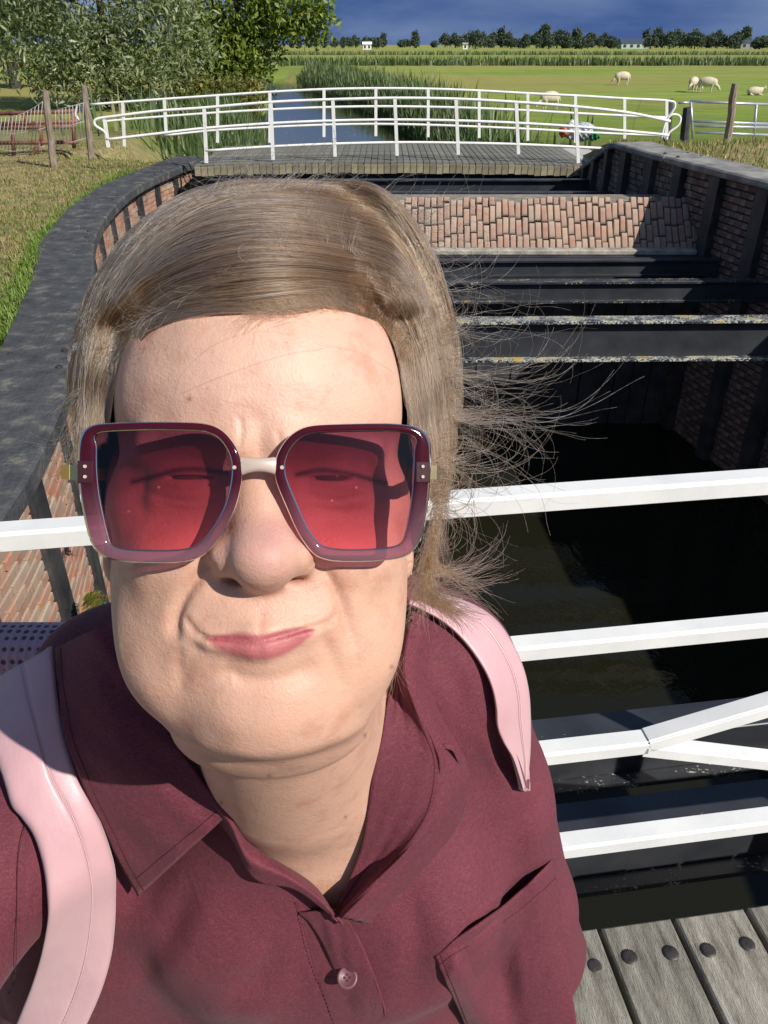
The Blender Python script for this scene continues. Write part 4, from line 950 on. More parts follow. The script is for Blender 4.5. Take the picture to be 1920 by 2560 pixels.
def tint_mat(name, top, bot, z0, z1, gloss, rough, dif=0.0):
    b = NB(name); sp_ = b.new('ShaderNodeSeparateXYZ'); b.link(b.coords('Object'), sp_.inputs[0])
    mr = b.new('ShaderNodeMapRange'); mr.inputs[1].default_value = z0; mr.inputs[2].default_value = z1; b.link(sp_.outputs['Y'], mr.inputs[0])
    c = b.mix(mr.outputs[0], bot, top); tr = b.new('ShaderNodeBsdfTransparent'); b.link(c, tr.inputs[0])
    gl = b.new('ShaderNodeBsdfGlossy'); gl.inputs['Roughness'].default_value = rough; lw_ = b.new('ShaderNodeFresnel'); lw_.inputs['IOR'].default_value = gloss
    ms = b.new('ShaderNodeMixShader'); b.link(lw_.outputs[0], ms.inputs[0])
    base_ = tr.outputs[0]
    if dif > 0:
        df = b.new('ShaderNodeBsdfDiffuse'); b.link(c, df.inputs[0]); m2 = b.new('ShaderNodeMixShader'); m2.inputs[0].default_value = dif; b.link(tr.outputs[0], m2.inputs[1]); b.link(df.outputs[0], m2.inputs[2]); base_ = m2.outputs[0]
    b.link(base_, ms.inputs[1]); b.link(gl.outputs[0], ms.inputs[2]); b.link(ms.outputs[0], b.outn.inputs[0]); return b.m
m_lens = tint_mat('gradient_lens', (0.25, 0.07, 0.135), (0.88, 0.42, 0.50), -0.034, 0.016, 1.5, 0.01)
m_rim = tint_mat('burgundy_acetate', (0.20, 0.022, 0.055), (0.62, 0.36, 0.44), -0.040, -0.006, 1.40, 0.05, 0.20)

# ---- root and skin
PB = Vector((-0.05, 0.46, 0.0))
person = empty('person', PB, 'person in burgundy linen shirt and large tinted sunglasses taking a selfie on the bridge', 'person')
PBn = np.array(PB)
V, F = sdf_mesh(head_f, (-95, -345, -300), (95, 140, 22), 1.1, newton=1)
px = Kpx(HK(V)); N = vnormals(V.astype(float), F)
tocam = -HK(V); tocam /= np.linalg.norm(tocam, axis=1, keepdims=True); Nk = N @ HM; front = (Nk * tocam).sum(1)
fr_ok = np.clip((front - 0.05) / 0.3, 0, 1) * (V[:, 2] > -75)
disp = np.zeros(len(V))
grooves = [  # polyline in photo pixels, depth mm, width px, bulge on one side
    ([(462, 1212), (425, 1250), (394, 1292), (376, 1338), (380, 1392)], 2.8, 14), ([(384, 1392), (388, 1440), (392, 1500)], 0.8, 14), ([(432, 1390), (412, 1430), (402, 1480)], 0.5, 16),
    ([(676, 1208), (712, 1250), (738, 1300), (752, 1350), (764, 1410)], 2.4, 14), ([(686, 1362), (718, 1420), (736, 1490)], 0.7, 14), ([(770, 1330), (778, 1400), (770, 1470)], 0.5, 14),
    ([(475, 1440), (520, 1466), (575, 1472), (640, 1458), (682, 1430)], 1.8, 20), ([(515, 895), (522, 930), (514, 975)], 0.9, 6), ([(596, 925), (606, 960), (600, 990)], 0.7, 6),
    ([(300, 1052), (360, 1078), (430, 1082), (490, 1066)], 0.6, 7), ([(330, 1085), (400, 1102), (465, 1096)], 0.4, 7), ([(650, 1062), (720, 1082), (800, 1066)], 0.6, 7), ([(660, 1090), (730, 1102), (800, 1096)], 0.4, 8),
    ([(425, 1690), (500, 1735), (590, 1760), (680, 1740)], 0.6, 18), ([(450, 1640), (540, 1675), (640, 1675), (740, 1620)], 0.35, 22),
    ([(300, 800), (450, 788), (620, 795), (800, 805)], 0.10, 12), ([(290, 850), (450, 842), (640, 848), (820, 852)], 0.12, 12), ([(566, 1300), (566, 1356)], 0.3, 10),
    ([(446, 1380), (424, 1366), (406, 1346), (396, 1330)], 1.1, 8), ([(676, 1364), (698, 1352), (718, 1338), (732, 1322)], 1.0, 8)]
for pts, dep, sg in grooves:
    pl = cr2(pts, 5 * len(pts)); near_ = (np.abs(px - pl.mean(0)).max(1) < np.ptp(pl, axis=0).max() + 4 * sg) & (fr_ok > 0)
    if near_.any():
        q, t = polydist(px[near_], pl); fade = np.clip(np.minimum(t, 1 - t) / 0.18, 0, 1) ** 0.8
        disp[near_] -= dep * fade * (np.exp(-(q / sg) ** 2) - 0.1 * np.exp(-((q - 2.2 * sg) / (1.3 * sg)) ** 2))
for k in range(26):                                   # gentle unevenness of the flesh
    d_ = rng.normal(size=3); d_ /= np.linalg.norm(d_); disp += 0.07 * np.sin((V @ d_) / rng.uniform(2.5, 7) + rng.uniform(0, 6))
V = V + N * (disp * np.where(fr_ok > 0, fr_ok, 0))[:, None]
for cpx, rr, hh in (((318, 1237), 7, 0.9), ((500, 1470), 7, 0.8), ((470, 1512), 6, 0.4)):  # small moles
    q = np.linalg.norm(px - np.array(cpx), axis=1); V = V + N * (hh * np.exp(-(q / rr) ** 2) * (fr_ok > 0))[:, None]
colr = np.tile(np.array([0.585, 0.352, 0.258]), (len(V), 1))
def paint(w_, c_):
    global colr
    w_ = np.clip(w_, 0, 1)[:, None]; colr = colr * (1 - w_) + np.array(c_) * w_
def gau(cx_, cy_, sx_, sy_): return np.exp(-((px[:, 0] - cx_) / sx_) ** 2 - ((px[:, 1] - cy_) / sy_) ** 2)
paint(0.65 * gau(600, 800, 330, 130), (0.69, 0.455, 0.36))
paint(0.75 * gau(575, 1195, 85, 75), (0.52, 0.285, 0.245)); paint(0.4 * gau(595, 1150, 45, 45), (0.44, 0.20, 0.215))
paint(0.35 * gau(370, 1150, 110, 80) + 0.35 * gau(770, 1150, 110, 80), (0.57, 0.295, 0.215)); paint(0.30 * gau(590, 1560, 150, 70), (0.60, 0.345, 0.255))
paint(0.35 * gau(640, 1850, 160, 120), (0.62, 0.385, 0.275)); paint(0.25 * gau(330, 1300, 60, 120), (0.55, 0.335, 0.225))
lipU = cr2([(440, 1376), (478, 1370), (516, 1366), (553, 1369), (572, 1369), (614, 1359), (655, 1354), (684, 1359)], 30); lipB = cr2([(684, 1359), (673, 1374), (648, 1396), (614, 1414), (567, 1424), (521, 1421), (476, 1408), (440, 1376)], 30)
lp = np.vstack([lipU, lipB]); bb_ = inpoly(px, lp) ; dl_, _ = polydist(px, lp, True); sdl = np.where(bb_, dl_, -dl_)
lipw = np.clip((sdl + 2.0) / 8, 0, 1) * (V[:, 2] > -30); paint(0.92 * lipw, (0.44, 0.125, 0.14)); paint(0.5 * lipw * np.clip((1385 - px[:, 1] + (px[:, 0] - 565) * -0.08) / 10, 0, 1), (0.36, 0.085, 0.095));  # upper lip painted darker: its downward-facing shadow goes into the colour
mid_, _ = polydist(px, cr2([(446, 1377), (507, 1387), (553, 1389), (591, 1383), (638, 1371), (676, 1360)], 30)); paint(0.55 * np.exp(-(mid_ / 3.5) ** 2) * lipw, (0.30, 0.035, 0.045))
for mx_, my_ in ((318, 1237),): paint(0.6 * np.exp(-((px[:, 0] - mx_) ** 2 + (px[:, 1] - my_) ** 2) / 36), (0.62, 0.35, 0.33))
for mx_, my_, rr in ((902, 1, 1), (788, 1588, 3), (582, 1676, 3.2), (478, 1735, 3.5), (746, 1765, 2.6), (845, 1440, 3), (410, 862, 4)): paint(0.75 * np.exp(-((px[:, 0] - mx_) ** 2 + (px[:, 1] - my_) ** 2) / (rr * rr * 2)), (0.20, 0.085, 0.05))
brow = np.minimum(*[polydist(px, cr2(g_, 12))[0] for g_ in ([(260, 925), (330, 935), (420, 945), (500, 965)], [(860, 930), (790, 938), (700, 945), (625, 965)])]); paint(0.35 * np.exp(-(brow / 12) ** 2), (0.30, 0.19, 0.12))
lash = np.minimum(*[polydist(px, cr2(g_, 14))[0] for g_ in ([(285, 1040), (330, 1030), (380, 1016), (430, 1014), (490, 1022)], [(640, 1024), (690, 1016), (740, 1020), (790, 1032), (830, 1044)])]); paint(0.85 * np.exp(-(lash / 6) ** 2) * (fr_ok > 0), (0.03, 0.015, 0.012))
def skin_obj(name, VH, F_, colr_):
    me = np_mesh(name, HW(VH) / 1000 - PBn, F_, True); a = me.attributes.new('Col', 'FLOAT_COLOR', 'POINT')
    a.data.foreach_set('color', np.concatenate([colr_, np.ones((len(colr_), 1))], 1).astype(f32).ravel()); return link(name, me, m_skin, person)
body = skin_obj('body', V, F, colr)
for s_ in (-1, 1):
    VE, FE = sdf_mesh(lambda P: ell(P, (0.8 + s_ * 30.2, -4.5, -26.5), (11.6, 11.6, 11.6)), (s_ * 31 - 14, -19, -42), (s_ * 31 + 14, 10, -12), 1.5)
    link('eye', np_mesh('eye', HW(VE) / 1000 - PBn, FE, True), m_eye, person)

# ---- cloth sheets
def sheet(rows, nu, nv, thick=1.6, wave=0.0):
    """rows of (px,py,c) control points; first index across rows. returns world verts/faces of a solid sheet"""
    G = np.stack([cr2(r_, nu) for r_ in rows]); G = np.stack([cr2(G[:, j], nv) for j in range(nu)], 1)   # nv x nu x 3
    K = pxK(G[..., 0], G[..., 1], G[..., 2]); 
    if wave > 0:
        for _ in range(6):
            k1, k2, ph = rng.uniform(1, 5), rng.uniform(1, 5), rng.uniform(0, 6); K[..., 2] += wave * np.sin(np.linspace(0, k1, nu)[None] * 6 + np.linspace(0, k2, nv)[:, None] * 6 + ph) / 3
    W = KW(K); du = np.gradient(W, axis=1); dv = np.gradient(W, axis=0); n = np.cross(du, dv); n /= np.maximum(np.linalg.norm(n, axis=2, keepdims=True), 1e-9)
    cdir = np.array([0, 0, 1650.0]) - W
    if (n * cdir).sum() < 0: n = -n
    top = W; bot = W - n * thick; idx = np.arange(nu * nv).reshape(nv, nu); m = nu * nv
    q = np.stack([idx[:-1, :-1], idx[:-1, 1:], idx[1:, 1:], idx[1:, :-1]], -1).reshape(-1, 4); fs_ = [q, q[:, ::-1] + m]
    ring = np.concatenate([idx[0, :], idx[1:, -1], idx[-1, -2::-1], idx[-2:0:-1, 0]]); r2 = np.roll(ring, -1)
    fs_.append(np.stack([ring, ring + m, r2 + m, r2], 1))
    return np.concatenate([top.reshape(-1, 3), bot.reshape(-1, 3)]) / 1000, np.concatenate(fs_), top / 1000, n
def sheet_obj(name, rows, mat, parent, nu=40, nv=24, thick=1.6, wave=0.0):
    V_, F_, top, n = sheet(rows, nu, nv, thick, wave); off = np.array(wloc(parent)) if parent is not None else np.zeros(3)
    o = link(name, np_mesh(name, V_ - off, F_, True), mat, parent)
    return o, top, n
def sew(o, L_, n_, mat=None, r=0.0003):
    mb = MB()
    for i_ in range(len(L_) - 1):
        for (s0_, s1_) in ((0.05, 0.40), (0.55, 0.90)): mb.tube([L_[i_] + (L_[i_ + 1] - L_[i_]) * s0_ + n_[i_] * 0.0002, L_[i_] + (L_[i_ + 1] - L_[i_]) * s1_ + n_[i_] * 0.0002], r, 5)
    tag(mb.build('stitching', mat or m_thread2, o), kind='stuff')
tdep = DMap(torso_f, 'W', -140, 1400, 1270, 2290, 10)
hdep = DMap(lambda P: smin(neck_f(P), chest_f(HW(P).astype(f32)), 34), 'H', 180, 1000, 1290, 2010, 10)
def R_(pts, off, fn): return [(a, b_, fn(a, b_) - off) for a, b_ in pts]
# shirt body from the torso shape, opened at the neck
def shirt_f(PW): return torso_f(PW)
VT, FT = sdf_mesh(shirt_f, (-460, 210, 640), (300, 640, 1350), 3.6)
kp = WK(VT); pxT = Kpx(kp); NT = vnormals(VT.astype(float), FT)
folds = [([(1085, 1490), (1095, 1560), (1120, 1640)], 3.5, 16), ([(1060, 1560), (1085, 1620), (1130, 1700)], 4.0, 14), ([(1160, 1700), (1120, 1800), (1105, 1900)], 4, 24), ([(1195, 1860), (1140, 1910), (1060, 1985), (950, 2062)], 3, 12),
         ([(960, 1700), (985, 1850), (960, 2000)], 2.5, 30), ([(880, 1900), (905, 2040), (890, 2200)], 3, 28), ([(420, 1880), (370, 2000), (300, 2120)], 3, 30), ([(600, 2020), (560, 2120), (470, 2200)], 2.5, 26),
         ([(640, 1955), (670, 2060), (715, 2212)], 1.2, 5), ([(1040, 1330), (1075, 1420), (1085, 1500)], 2.0, 16), ([(930, 1400), (985, 1480), (1000, 1570)], 2, 20), ([(55, 1700), (40, 1900), (35, 2100)], 2.0, 8)]
dT = np.zeros(len(VT)); fT = (NT * (np.array([0, 0, 1650.0]) - VT)).sum(1) > 0
for pts, dep, sg in folds:
    pl = cr2(pts, 20); q, t = polydist(pxT, pl); dT -= dep * np.exp(-(q / sg) ** 2) * np.sin(np.pi * t) * fT; dT += 0.45 * dep * np.sin(np.pi * t) * np.exp(-((q - 2 * sg) / sg) ** 2) * fT
for _ in range(40):
    d_ = rng.normal(size=3); d_ /= np.linalg.norm(d_); dT += 0.35 * np.sin((VT @ d_) / rng.uniform(8, 26) + rng.uniform(0, 6))
VT = VT + NT * dT[:, None]
vpoly = [(300, 1470), (352, 1568), (400, 1648), (448, 1705), (505, 1780), (548, 1835), (630, 1885), (690, 1930), (722, 1972), (748, 1930), (790, 1836), (812, 1746), (830, 1676), (850, 1591), (880, 1480), (890, 1300), (300, 1250)]
cen = pxT[FT].mean(1); backf = fT[FT].any(1); inside = inpoly(cen, vpoly) & backf
FT = FT[~inside]
used = np.unique(FT); rm = np.full(len(VT), -1); rm[used] = np.arange(len(used)); VT = VT[used]; FT = rm[FT]
shirt = link('shirt', np_mesh('shirt', VT / 1000 - PBn, FT, True), m_linen, person)
# left collar leaf
foldL = R_([(262, 1330), (300, 1450), (350, 1558), (398, 1632), (442, 1696), (488, 1764)], 6, lambda a, b_: min(hdep(a, b_), 520))
freeL = R_([(118, 1400), (126, 1500), (140, 1590), (180, 1700), (236, 1822), (296, 1938)], 15, tdep)
midL = [((a[0] * 0.5 + c_[0] * 0.5), (a[1] * 0.5 + c_[1] * 0.5), (a[2] * 0.5 + c_[2] * 0.5) - 12) for a, c_ in zip(foldL, freeL)]
colL, topL, nL = sheet_obj('collar', [foldL, midL, freeL], m_linen, shirt, 60, 40, 2.0, 1.2)
sew(colL, topL[36], nL[36]); sew(colL, topL[:37, 56], nL[:37, 56])
# neckband and placket edge, left
inL = R_([(345, 1560), (400, 1642), (442, 1694), (500, 1770), (542, 1824), (625, 1875), (685, 1919), (724, 1972)], 3, lambda a, b_: min(hdep(a, b_), tdep(a, b_) + 2))
outL = R_([(330, 1580), (390, 1672), (440, 1742), (498, 1812), (548, 1898), (632, 1920), (694, 1962), (742, 2002)], 16, tdep)
midN = [((a[0] + c_[0]) / 2, (a[1] + c_[1]) / 2, (a[2] + c_[2]) / 2 - 9) for a, c_ in zip(inL, outL)]
sheet_obj('neckband', [inL, midN, outL], m_linen, shirt, 70, 16, 1.8, 0.8)
# right collar: inner face rising to the free edge
skR = R_([(868, 1330), (850, 1440), (836, 1520), (826, 1595), (806, 1678), (795, 1748), (779, 1838), (744, 1926), (722, 1970)], 3, lambda a, b_: min(hdep(a, b_), tdep(a, b_) + 2))
edR = R_([(885, 1345), (872, 1450), (898, 1530), (934, 1600), (952, 1655), (938, 1748), (880, 1836), (802, 1916), (738, 1980)], 26, tdep)
miR = [((a[0] * 0.45 + c_[0] * 0.55), (a[1] + c_[1]) / 2, a[2] * 0.6 + c_[2] * 0.4 + 5) for a, c_ in zip(skR, edR)]
colR, topR, nR = sheet_obj('collar', [skR, miR, edR], m_linen, shirt, 70, 20, 1.8, 0.8); sew(colR, topR[17, :60], nR[17, :60])
outR = [(a + 62, b_ + 18, tdep(a + 62, b_ + 18) + 1) for a, b_, c_ in edR]; 
midR2 = [((a[0] * 0.55 + c_[0] * 0.45), (a[1] + c_[1]) / 2, (a[2] * 0.6 + c_[2] * 0.4) - 3) for a, c_ in zip(edR, outR)]
sheet_obj('collar_leaf', [edR, midR2, outR], m_linen, shirt, 70, 20, 1.8, 0.8)
# small button loop at the collar tip
sheet_obj('collar_loop', [[(958, 1608, tdep(958, 1608) - 22), (985, 1612, tdep(985, 1612) - 20), (1000, 1648, tdep(1000, 1648) - 10)], [(956, 1618, tdep(958, 1608) - 20), (978, 1622, tdep(985, 1612) - 24), (992, 1654, tdep(1000, 1648) - 12)]], m_linen, shirt, 16, 6, 1.2)
# front edge of the upper panel below the V
pe = [(722, 1966), (752, 1995), (780, 2045), (806, 2110), (826, 2170), (838, 2240)]
sheet_obj('placket', [R_([(a - 78, b_ + 8) for a, b_ in pe], 1.0, tdep), R_([(a - 40, b_ + 4) for a, b_ in pe], 6.0, tdep), R_(pe, 7.0, tdep), R_([(a + 3, b_) for a, b_ in pe], 4.0, tdep)], m_linen, shirt, 50, 24, 1.4, 0.5)
# pocket, its upper edge gaping
pt = [(940, 2068), (985, 2032), (1050, 1988), (1110, 1940), (1160, 1893), (1196, 1856)]
ptl = [(1010, 2230), (1050, 2240), (1100, 2240), (1150, 2240), (1200, 2240), (1250, 2240)]
gp = [5, 10, 14, 13, 9, 5]
row0 = [(a, b_, tdep(a, b_) - g_) for (a, b_), g_ in zip(pt, gp)]; row2 = [(a, b_, min(tdep(a, b_), 720) - 4) for a, b_ in ptl]
row1 = [((a[0] * 0.6 + c_[0] * 0.4), (a[1] * 0.6 + c_[1] * 0.4), tdep(a[0] * 0.6 + c_[0] * 0.4, a[1] * 0.6 + c_[1] * 0.4) - 7) for a, c_ in zip(row0, row2)]
pk, topP, nP = sheet_obj('pocket', [row0, row1, row2], m_linen, shirt, 44, 30, 1.6, 0.6); sew(pk, topP[4], nP[4]); sew(pk, topP[:, 2], nP[:, 2])
# seam stitches: little dashes lying on the cloth
def stitches(pts, off, mat, parent, step=9, ln=5.5, r=0.28, fn=tdep):
    P_ = cr2(pts, 60); d = np.r_[0, np.cumsum(np.linalg.norm(np.diff(P_, axis=0), axis=1))]; mb = MB()
    for s_ in np.arange(0, d[-1] - ln, step):
        a = [np.interp(s_, d, P_[:, k]) for k in range(2)]; e = [np.interp(s_ + ln, d, P_[:, k]) for k in range(2)]
        A, B_ = KW(pxK(a[0], a[1], fn(*a) - off)) / 1000, KW(pxK(e[0], e[1], fn(*e) - off)) / 1000; mb.tube([A, B_], r / 1000, 5)
    return tag(mb.build('stitching', mat, parent), kind='stuff')
stitches([(642, 1950), (668, 2050), (700, 2150), (722, 2215)], 2.2, m_thread2, shirt); stitches([(62, 1760), (40, 1850), (36, 2000), (32, 2110), (10, 2160)], 0.8, m_thread2, shirt, 7, 6.8)
# button
bk = tdep(750, 2112) - 10; bc_ = Vector(KW(pxK(750, 2112, bk)) / 1000); bn = (CAM - bc_).normalized(); bu = bn.orthogonal().normalized(); bv = bn.cross(bu)
mb = MB(); rad = 0.0078; prof = [(0.0, 0.0006), (0.62, 0.0006), (0.72, 0.0014), (0.92, 0.0016), (1.0, 0.0008), (0.98, -0.001), (0.0, -0.001)]; n_ = 28; vs_ = []; fs_ = []
for rr, h_ in prof:
    for i in range(n_): a = 2 * math.pi * i / n_; vs_.append(bc_ + (bu * math.cos(a) + bv * math.sin(a)) * rad * rr + bn * h_)
for j in range(len(prof) - 1):
    for i in range(n_): a = j * n_ + i; c_ = j * n_ + (i + 1) % n_; fs_.append((a, c_, c_ + n_, a + n_))
btn = mb.add(vs_, fs_).build('button', m_button, shirt, True)
for i in range(4):
    a = math.pi / 4 + i * math.pi / 2; c_ = bc_ + (bu * math.cos(a) + bv * math.sin(a)) * 0.0019; MB().tube([c_ + bn * 0.0003, c_ + bn * 0.0010], 0.0010, 8).build('thread_hole', m_thread2, btn)
# trousers, shoes
tr_f = lambda P: smin(smin(ell(P, (-40, 460, 780), (170, 125, 150)), cap(P, (-125, 460, 760), (-135, 465, 90), 92, 60), 40), cap(P, (45, 460, 760), (60, 465, 90), 92, 60), 40)
VQ, FQ = sdf_mesh(tr_f, (-260, 300, 10), (180, 620, 960), 8); link('trousers', np_mesh('trousers', VQ / 1000 - PBn, FQ, True), m_trous, person)
for x_ in (-135, 60):
    VQ, FQ = sdf_mesh(lambda P: smax(ell(P, (x_, 420, 30), (48, 135, 62)), -(P[:, 2] - 3), 6), (x_ - 60, 270, 0), (x_ + 60, 570, 100), 6); link('shoe', np_mesh('shoe', VQ / 1000 - PBn, FQ, True), m_shoe, person)

# lower sleeves and hands, below and beside the picture
def hand_f(P):
    d = ell(P, (0, 0, 44), (38, 14, 50)); d = smin(d, cap(P, (0, 0, -25), (0, 0, 20), 27, 26), 14)
    for x_, l_ in ((-29, 0.82), (-10, 1.0), (10, 1.05), (29, 0.95)):
        d = smin(d, cap(P, (x_, -2, 78), (x_ * 1.05, -16, 78 + 36 * l_), 9.5, 8.8), 4); d = smin(d, cap(P, (x_ * 1.05, -16, 78 + 36 * l_), (x_ * 0.95, -42, 84 + 44 * l_), 8.8, 7.4), 3)
    d = smin(d, cap(P, (26, -4, 18), (50, -20, 48), 13, 10.5), 8); return smin(d, cap(P, (50, -20, 48), (48, -38, 74), 10.5, 8.2), 4)
VH_, FH_ = sdf_mesh(hand_f, (-60, -70, -60), (80, 30, 150), 3.0)
for wr, dr_, fc_, el in (((-232, 140, 1285), (0.447, -0.61, 0.65), (0.3, 0.75, 0.55), (-342, 282, 1088)), ((135, 395, 640), (-0.05, -0.2, -1), (-1, 0, 0), (150, 440, 862))):
    z_ = np.array(dr_, float); z_ /= np.linalg.norm(z_); y_ = -np.array(fc_, float); y_ -= z_ * (y_ @ z_); y_ /= np.linalg.norm(y_); x_ = np.cross(y_, z_); Wd = np.array(wr, float) + VH_ @ np.stack([x_, y_, z_])
    me = np_mesh('hand', Wd / 1000 - PBn, FH_, True); at_ = me.attributes.new('Col', 'FLOAT_COLOR', 'POINT'); at_.data.foreach_set('color', np.tile(np.array([0.585, 0.352, 0.258, 1], f32), len(VH_))); link('hand', me, m_skin, person)
    w_ = np.array(wr, float) - z_ * 8; e_ = np.array(el, float); lo_, hi_ = np.minimum(e_, w_) - 75, np.maximum(e_, w_) + 75
    VQ, FQ = sdf_mesh(lambda P: smax(cap(P, e_, w_, 42, 35), ((P - w_.astype(f32)) @ z_.astype(f32)).astype(f32), 4), lo_, hi_, 5); link('sleeve', np_mesh('sleeve', VQ / 1000 - PBn, FQ, True), m_linen, shirt)
# ---- backpack
bpk = empty('backpack', (-0.1, 0.66, 0.85), 'pale pink backpack with broad smooth straps worn by the person', 'backpack')
def rbox(P, c, h, r): q = np.abs(P - np.array(c, f32)) - (np.array(h, f32) - r); return np.linalg.norm(np.maximum(q, 0), axis=1) + np.minimum(q.max(1), 0) - r
VQ, FQ = sdf_mesh(lambda P: rbox(P, (-110, 680, 1030), (140, 75, 190), 50), (-280, 580, 810), (60, 780, 1240), 8); link('bag', np_mesh('bag', VQ / 1000 - np.array(bpk.location), FQ, True), m_strap, bpk)
VQ, FQ = sdf_mesh(lambda P: smin(rbox(P, (-330, 540, 1105), (75, 28, 92), 27), rbox(P, (-250, 580, 1080), (90, 20, 80), 18), 20), (-430, 480, 980), (-130, 640, 1230), 4); link('back_padding', np_mesh('back_padding', VQ / 1000 - np.array(bpk.location), FQ, True), m_airmesh, bpk)
def strap(Lp, Rp, off, crown, deg, st, cmax=700):
    Lp, Rp = cr2(Lp, 40), cr2(Rp, 40); rows = []; t = np.linspace(0, 1, 40)
    def dp(f_):
        q = np.minimum.reduce([tdep(*(Lp + (Rp - Lp) * g_).T) for g_ in (f_ - 0.12, f_, f_ + 0.12)]); q = np.minimum(q, cmax)
        q = np.minimum.reduce([q[np.clip(np.arange(40) + s_, 0, 39)] for s_ in range(-3, 4)]); ker = np.exp(-(np.arange(-9, 10) / deg) ** 2); ker /= ker.sum()
        return np.convolve(np.pad(q, 9, mode='reflect', reflect_type='odd'), ker, 'valid')
    cc, cl, cr = dp(0.5), dp(0.25), dp(0.75); cc = np.minimum(cc, (cl + cr) / 2); sl_ = np.clip(cr - cl, -22, 22) * 2
    for f_, o_ in ((0.0, -0.3), (0.04, 0.55), (0.15, 0.9), (0.45, 1.05), (0.60, 1.0), (0.64, 0.72), (0.68, 1.0), (0.86, 0.9), (0.96, 0.55), (1.0, -0.3)):
        P_ = Lp + (Rp - Lp) * f_; c = cc + sl_ * (f_ - 0.5) - off - crown * o_; rows.append(np.concatenate([P_, c[:, None]], 1)[::3])
    o, top, n = sheet_obj('shoulder_strap', rows, m_strap, bpk, 70, 30, 4.0, 0.0)
    for v_ in st:
        mb = MB(); L_ = top[v_] + n[v_] * 0.00025
        for i_ in range(0, 69):
            for (s0_, s1_) in ((0.05, 0.40), (0.55, 0.90)): mb.tube([L_[i_] + (L_[i_ + 1] - L_[i_]) * s0_, L_[i_] + (L_[i_ + 1] - L_[i_]) * s1_], 0.00035, 5)
        tag(mb.build('stitching', m_thread, o), kind='stuff')
    return o
sL = strap([(-70, 1500), (-45, 1560), (-5, 1645), (22, 1735), (52, 1775), (86, 1838), (102, 1946), (100, 2006), (80, 2096), (50, 2176), (20, 2250)], [(112, 1395), (121, 1470), (130, 1545), (152, 1630), (175, 1690), (212, 1762), (246, 1860), (250, 1946), (245, 2030), (226, 2122), (170, 2250)], 6, 5, 4.0, (18,))
sR = strap([(882, 1305), (942, 1335), (994, 1378), (1044, 1446), (1068, 1511), (1076, 1581), (1108, 1640), (1130, 1706)], [(948, 1281), (1012, 1300), (1072, 1338), (1116, 1405), (1141, 1480), (1147, 1565), (1145, 1640), (1137, 1710)], 4, 4, 4.0, (20,))

# ---- sunglasses (one thing, worn)
gl_root = empty('sunglasses', Vector(HW(np.array([0.0, -10, 2])) / 1000), 'oversized square sunglasses with burgundy clear rims and pink gradient lenses', 'sunglasses')
GR = np.array(wloc(gl_root))
Mrot = Matrix(((CAM - gl_root.location).normalized(),)) if False else None
def surf_w(x, y): return 2.5 - 0.0012 * x * x
def on_glass(P_):
    P_ = np.array(P_, float); c = np.full(len(P_), 315.0)
    for _ in range(8):
        h = KH(pxK(P_[:, 0], P_[:, 1], c)); c = c + (h[:, 2] - surf_w(h[:, 0], h[:, 1]))
    return KH(pxK(P_[:, 0], P_[:, 1], c))
def za(pts): return [((150 + a * 0.6028) / DS, (1000 + b_ * 0.6028) / DS) for a, b_ in pts]
lensL = za([(80, 170), (95, 130), (130, 105), (200, 97), (350, 92), (500, 92), (600, 97), (660, 115), (705, 155), (740, 210), (756, 270), (755, 330), (745, 390), (725, 460), (690, 530), (650, 590), (605, 640), (550, 665), (470, 675), (350, 675), (250, 668), (190, 655), (150, 625), (125, 580), (105, 500), (85, 400), (76, 300), (75, 230)])
lensR = za([(889, 290), (895, 240), (915, 195), (950, 150), (1000, 117), (1060, 104), (1200, 99), (1350, 98), (1450, 106), (1500, 126), (1530, 160), (1537, 215), (1535, 300), (1528, 400), (1515, 500), (1495, 580), (1460, 630), (1410, 655), (1300, 668), (1170, 670), (1100, 662), (1050, 640), (1010, 590), (975, 530), (945, 460), (915, 390), (895, 335)])
def ring_pts(poly, n=140):
    P_ = np.array(poly); P_ = np.vstack([P_[-2:], P_, P_[:3]]); Q = cr2(P_, 900)
    d = np.r_[0, np.cumsum(np.linalg.norm(np.diff(Q, axis=0), axis=1))]
    i0 = np.argmin(np.linalg.norm(Q[:300] - np.array(poly[0]), axis=1)); i1 = 450 + np.argmin(np.linalg.norm(Q[450:] - np.array(poly[0]), axis=1)); s_ = np.linspace(d[i0], d[i1], n, endpoint=False)
    Q = np.stack([np.interp(s_, d, Q[:, k]) for k in range(2)], 1)
    for _ in range(3): Q = 0.5 * Q + 0.25 * (np.roll(Q, 1, 0) + np.roll(Q, -1, 0))
    return Q
def inset(H, dist):
    """inward offset of a closed loop in the x,y plane of the glasses"""
    t = np.roll(H, -1, 0) - np.roll(H, 1, 0); n = np.stack([-t[:, 1], t[:, 0]], 1); n /= np.linalg.norm(n, axis=1, keepdims=True)
    c = H[:, :2].mean(0); s_ = np.sign(((c - H[:, :2]) * n).sum(1).mean()); Q = H.copy(); nn_ = s_ * n; wf = 1.0 + 0.75 * np.clip(nn_[:, 0] * -np.sign(c[0]), 0, 1) ** 2 + 0.22 * np.clip(nn_[:, 1], 0, 1) - 0.22 * np.clip(-nn_[:, 1], 0, 1); Q[:, :2] += nn_ * (dist * wf)[:, None]
    for _ in range(4): Q = 0.5 * Q + 0.25 * (np.roll(Q, 1, 0) + np.roll(Q, -1, 0))
    Q[:, 2] = surf_w(Q[:, 0], Q[:, 1]); return Q
HMw = None
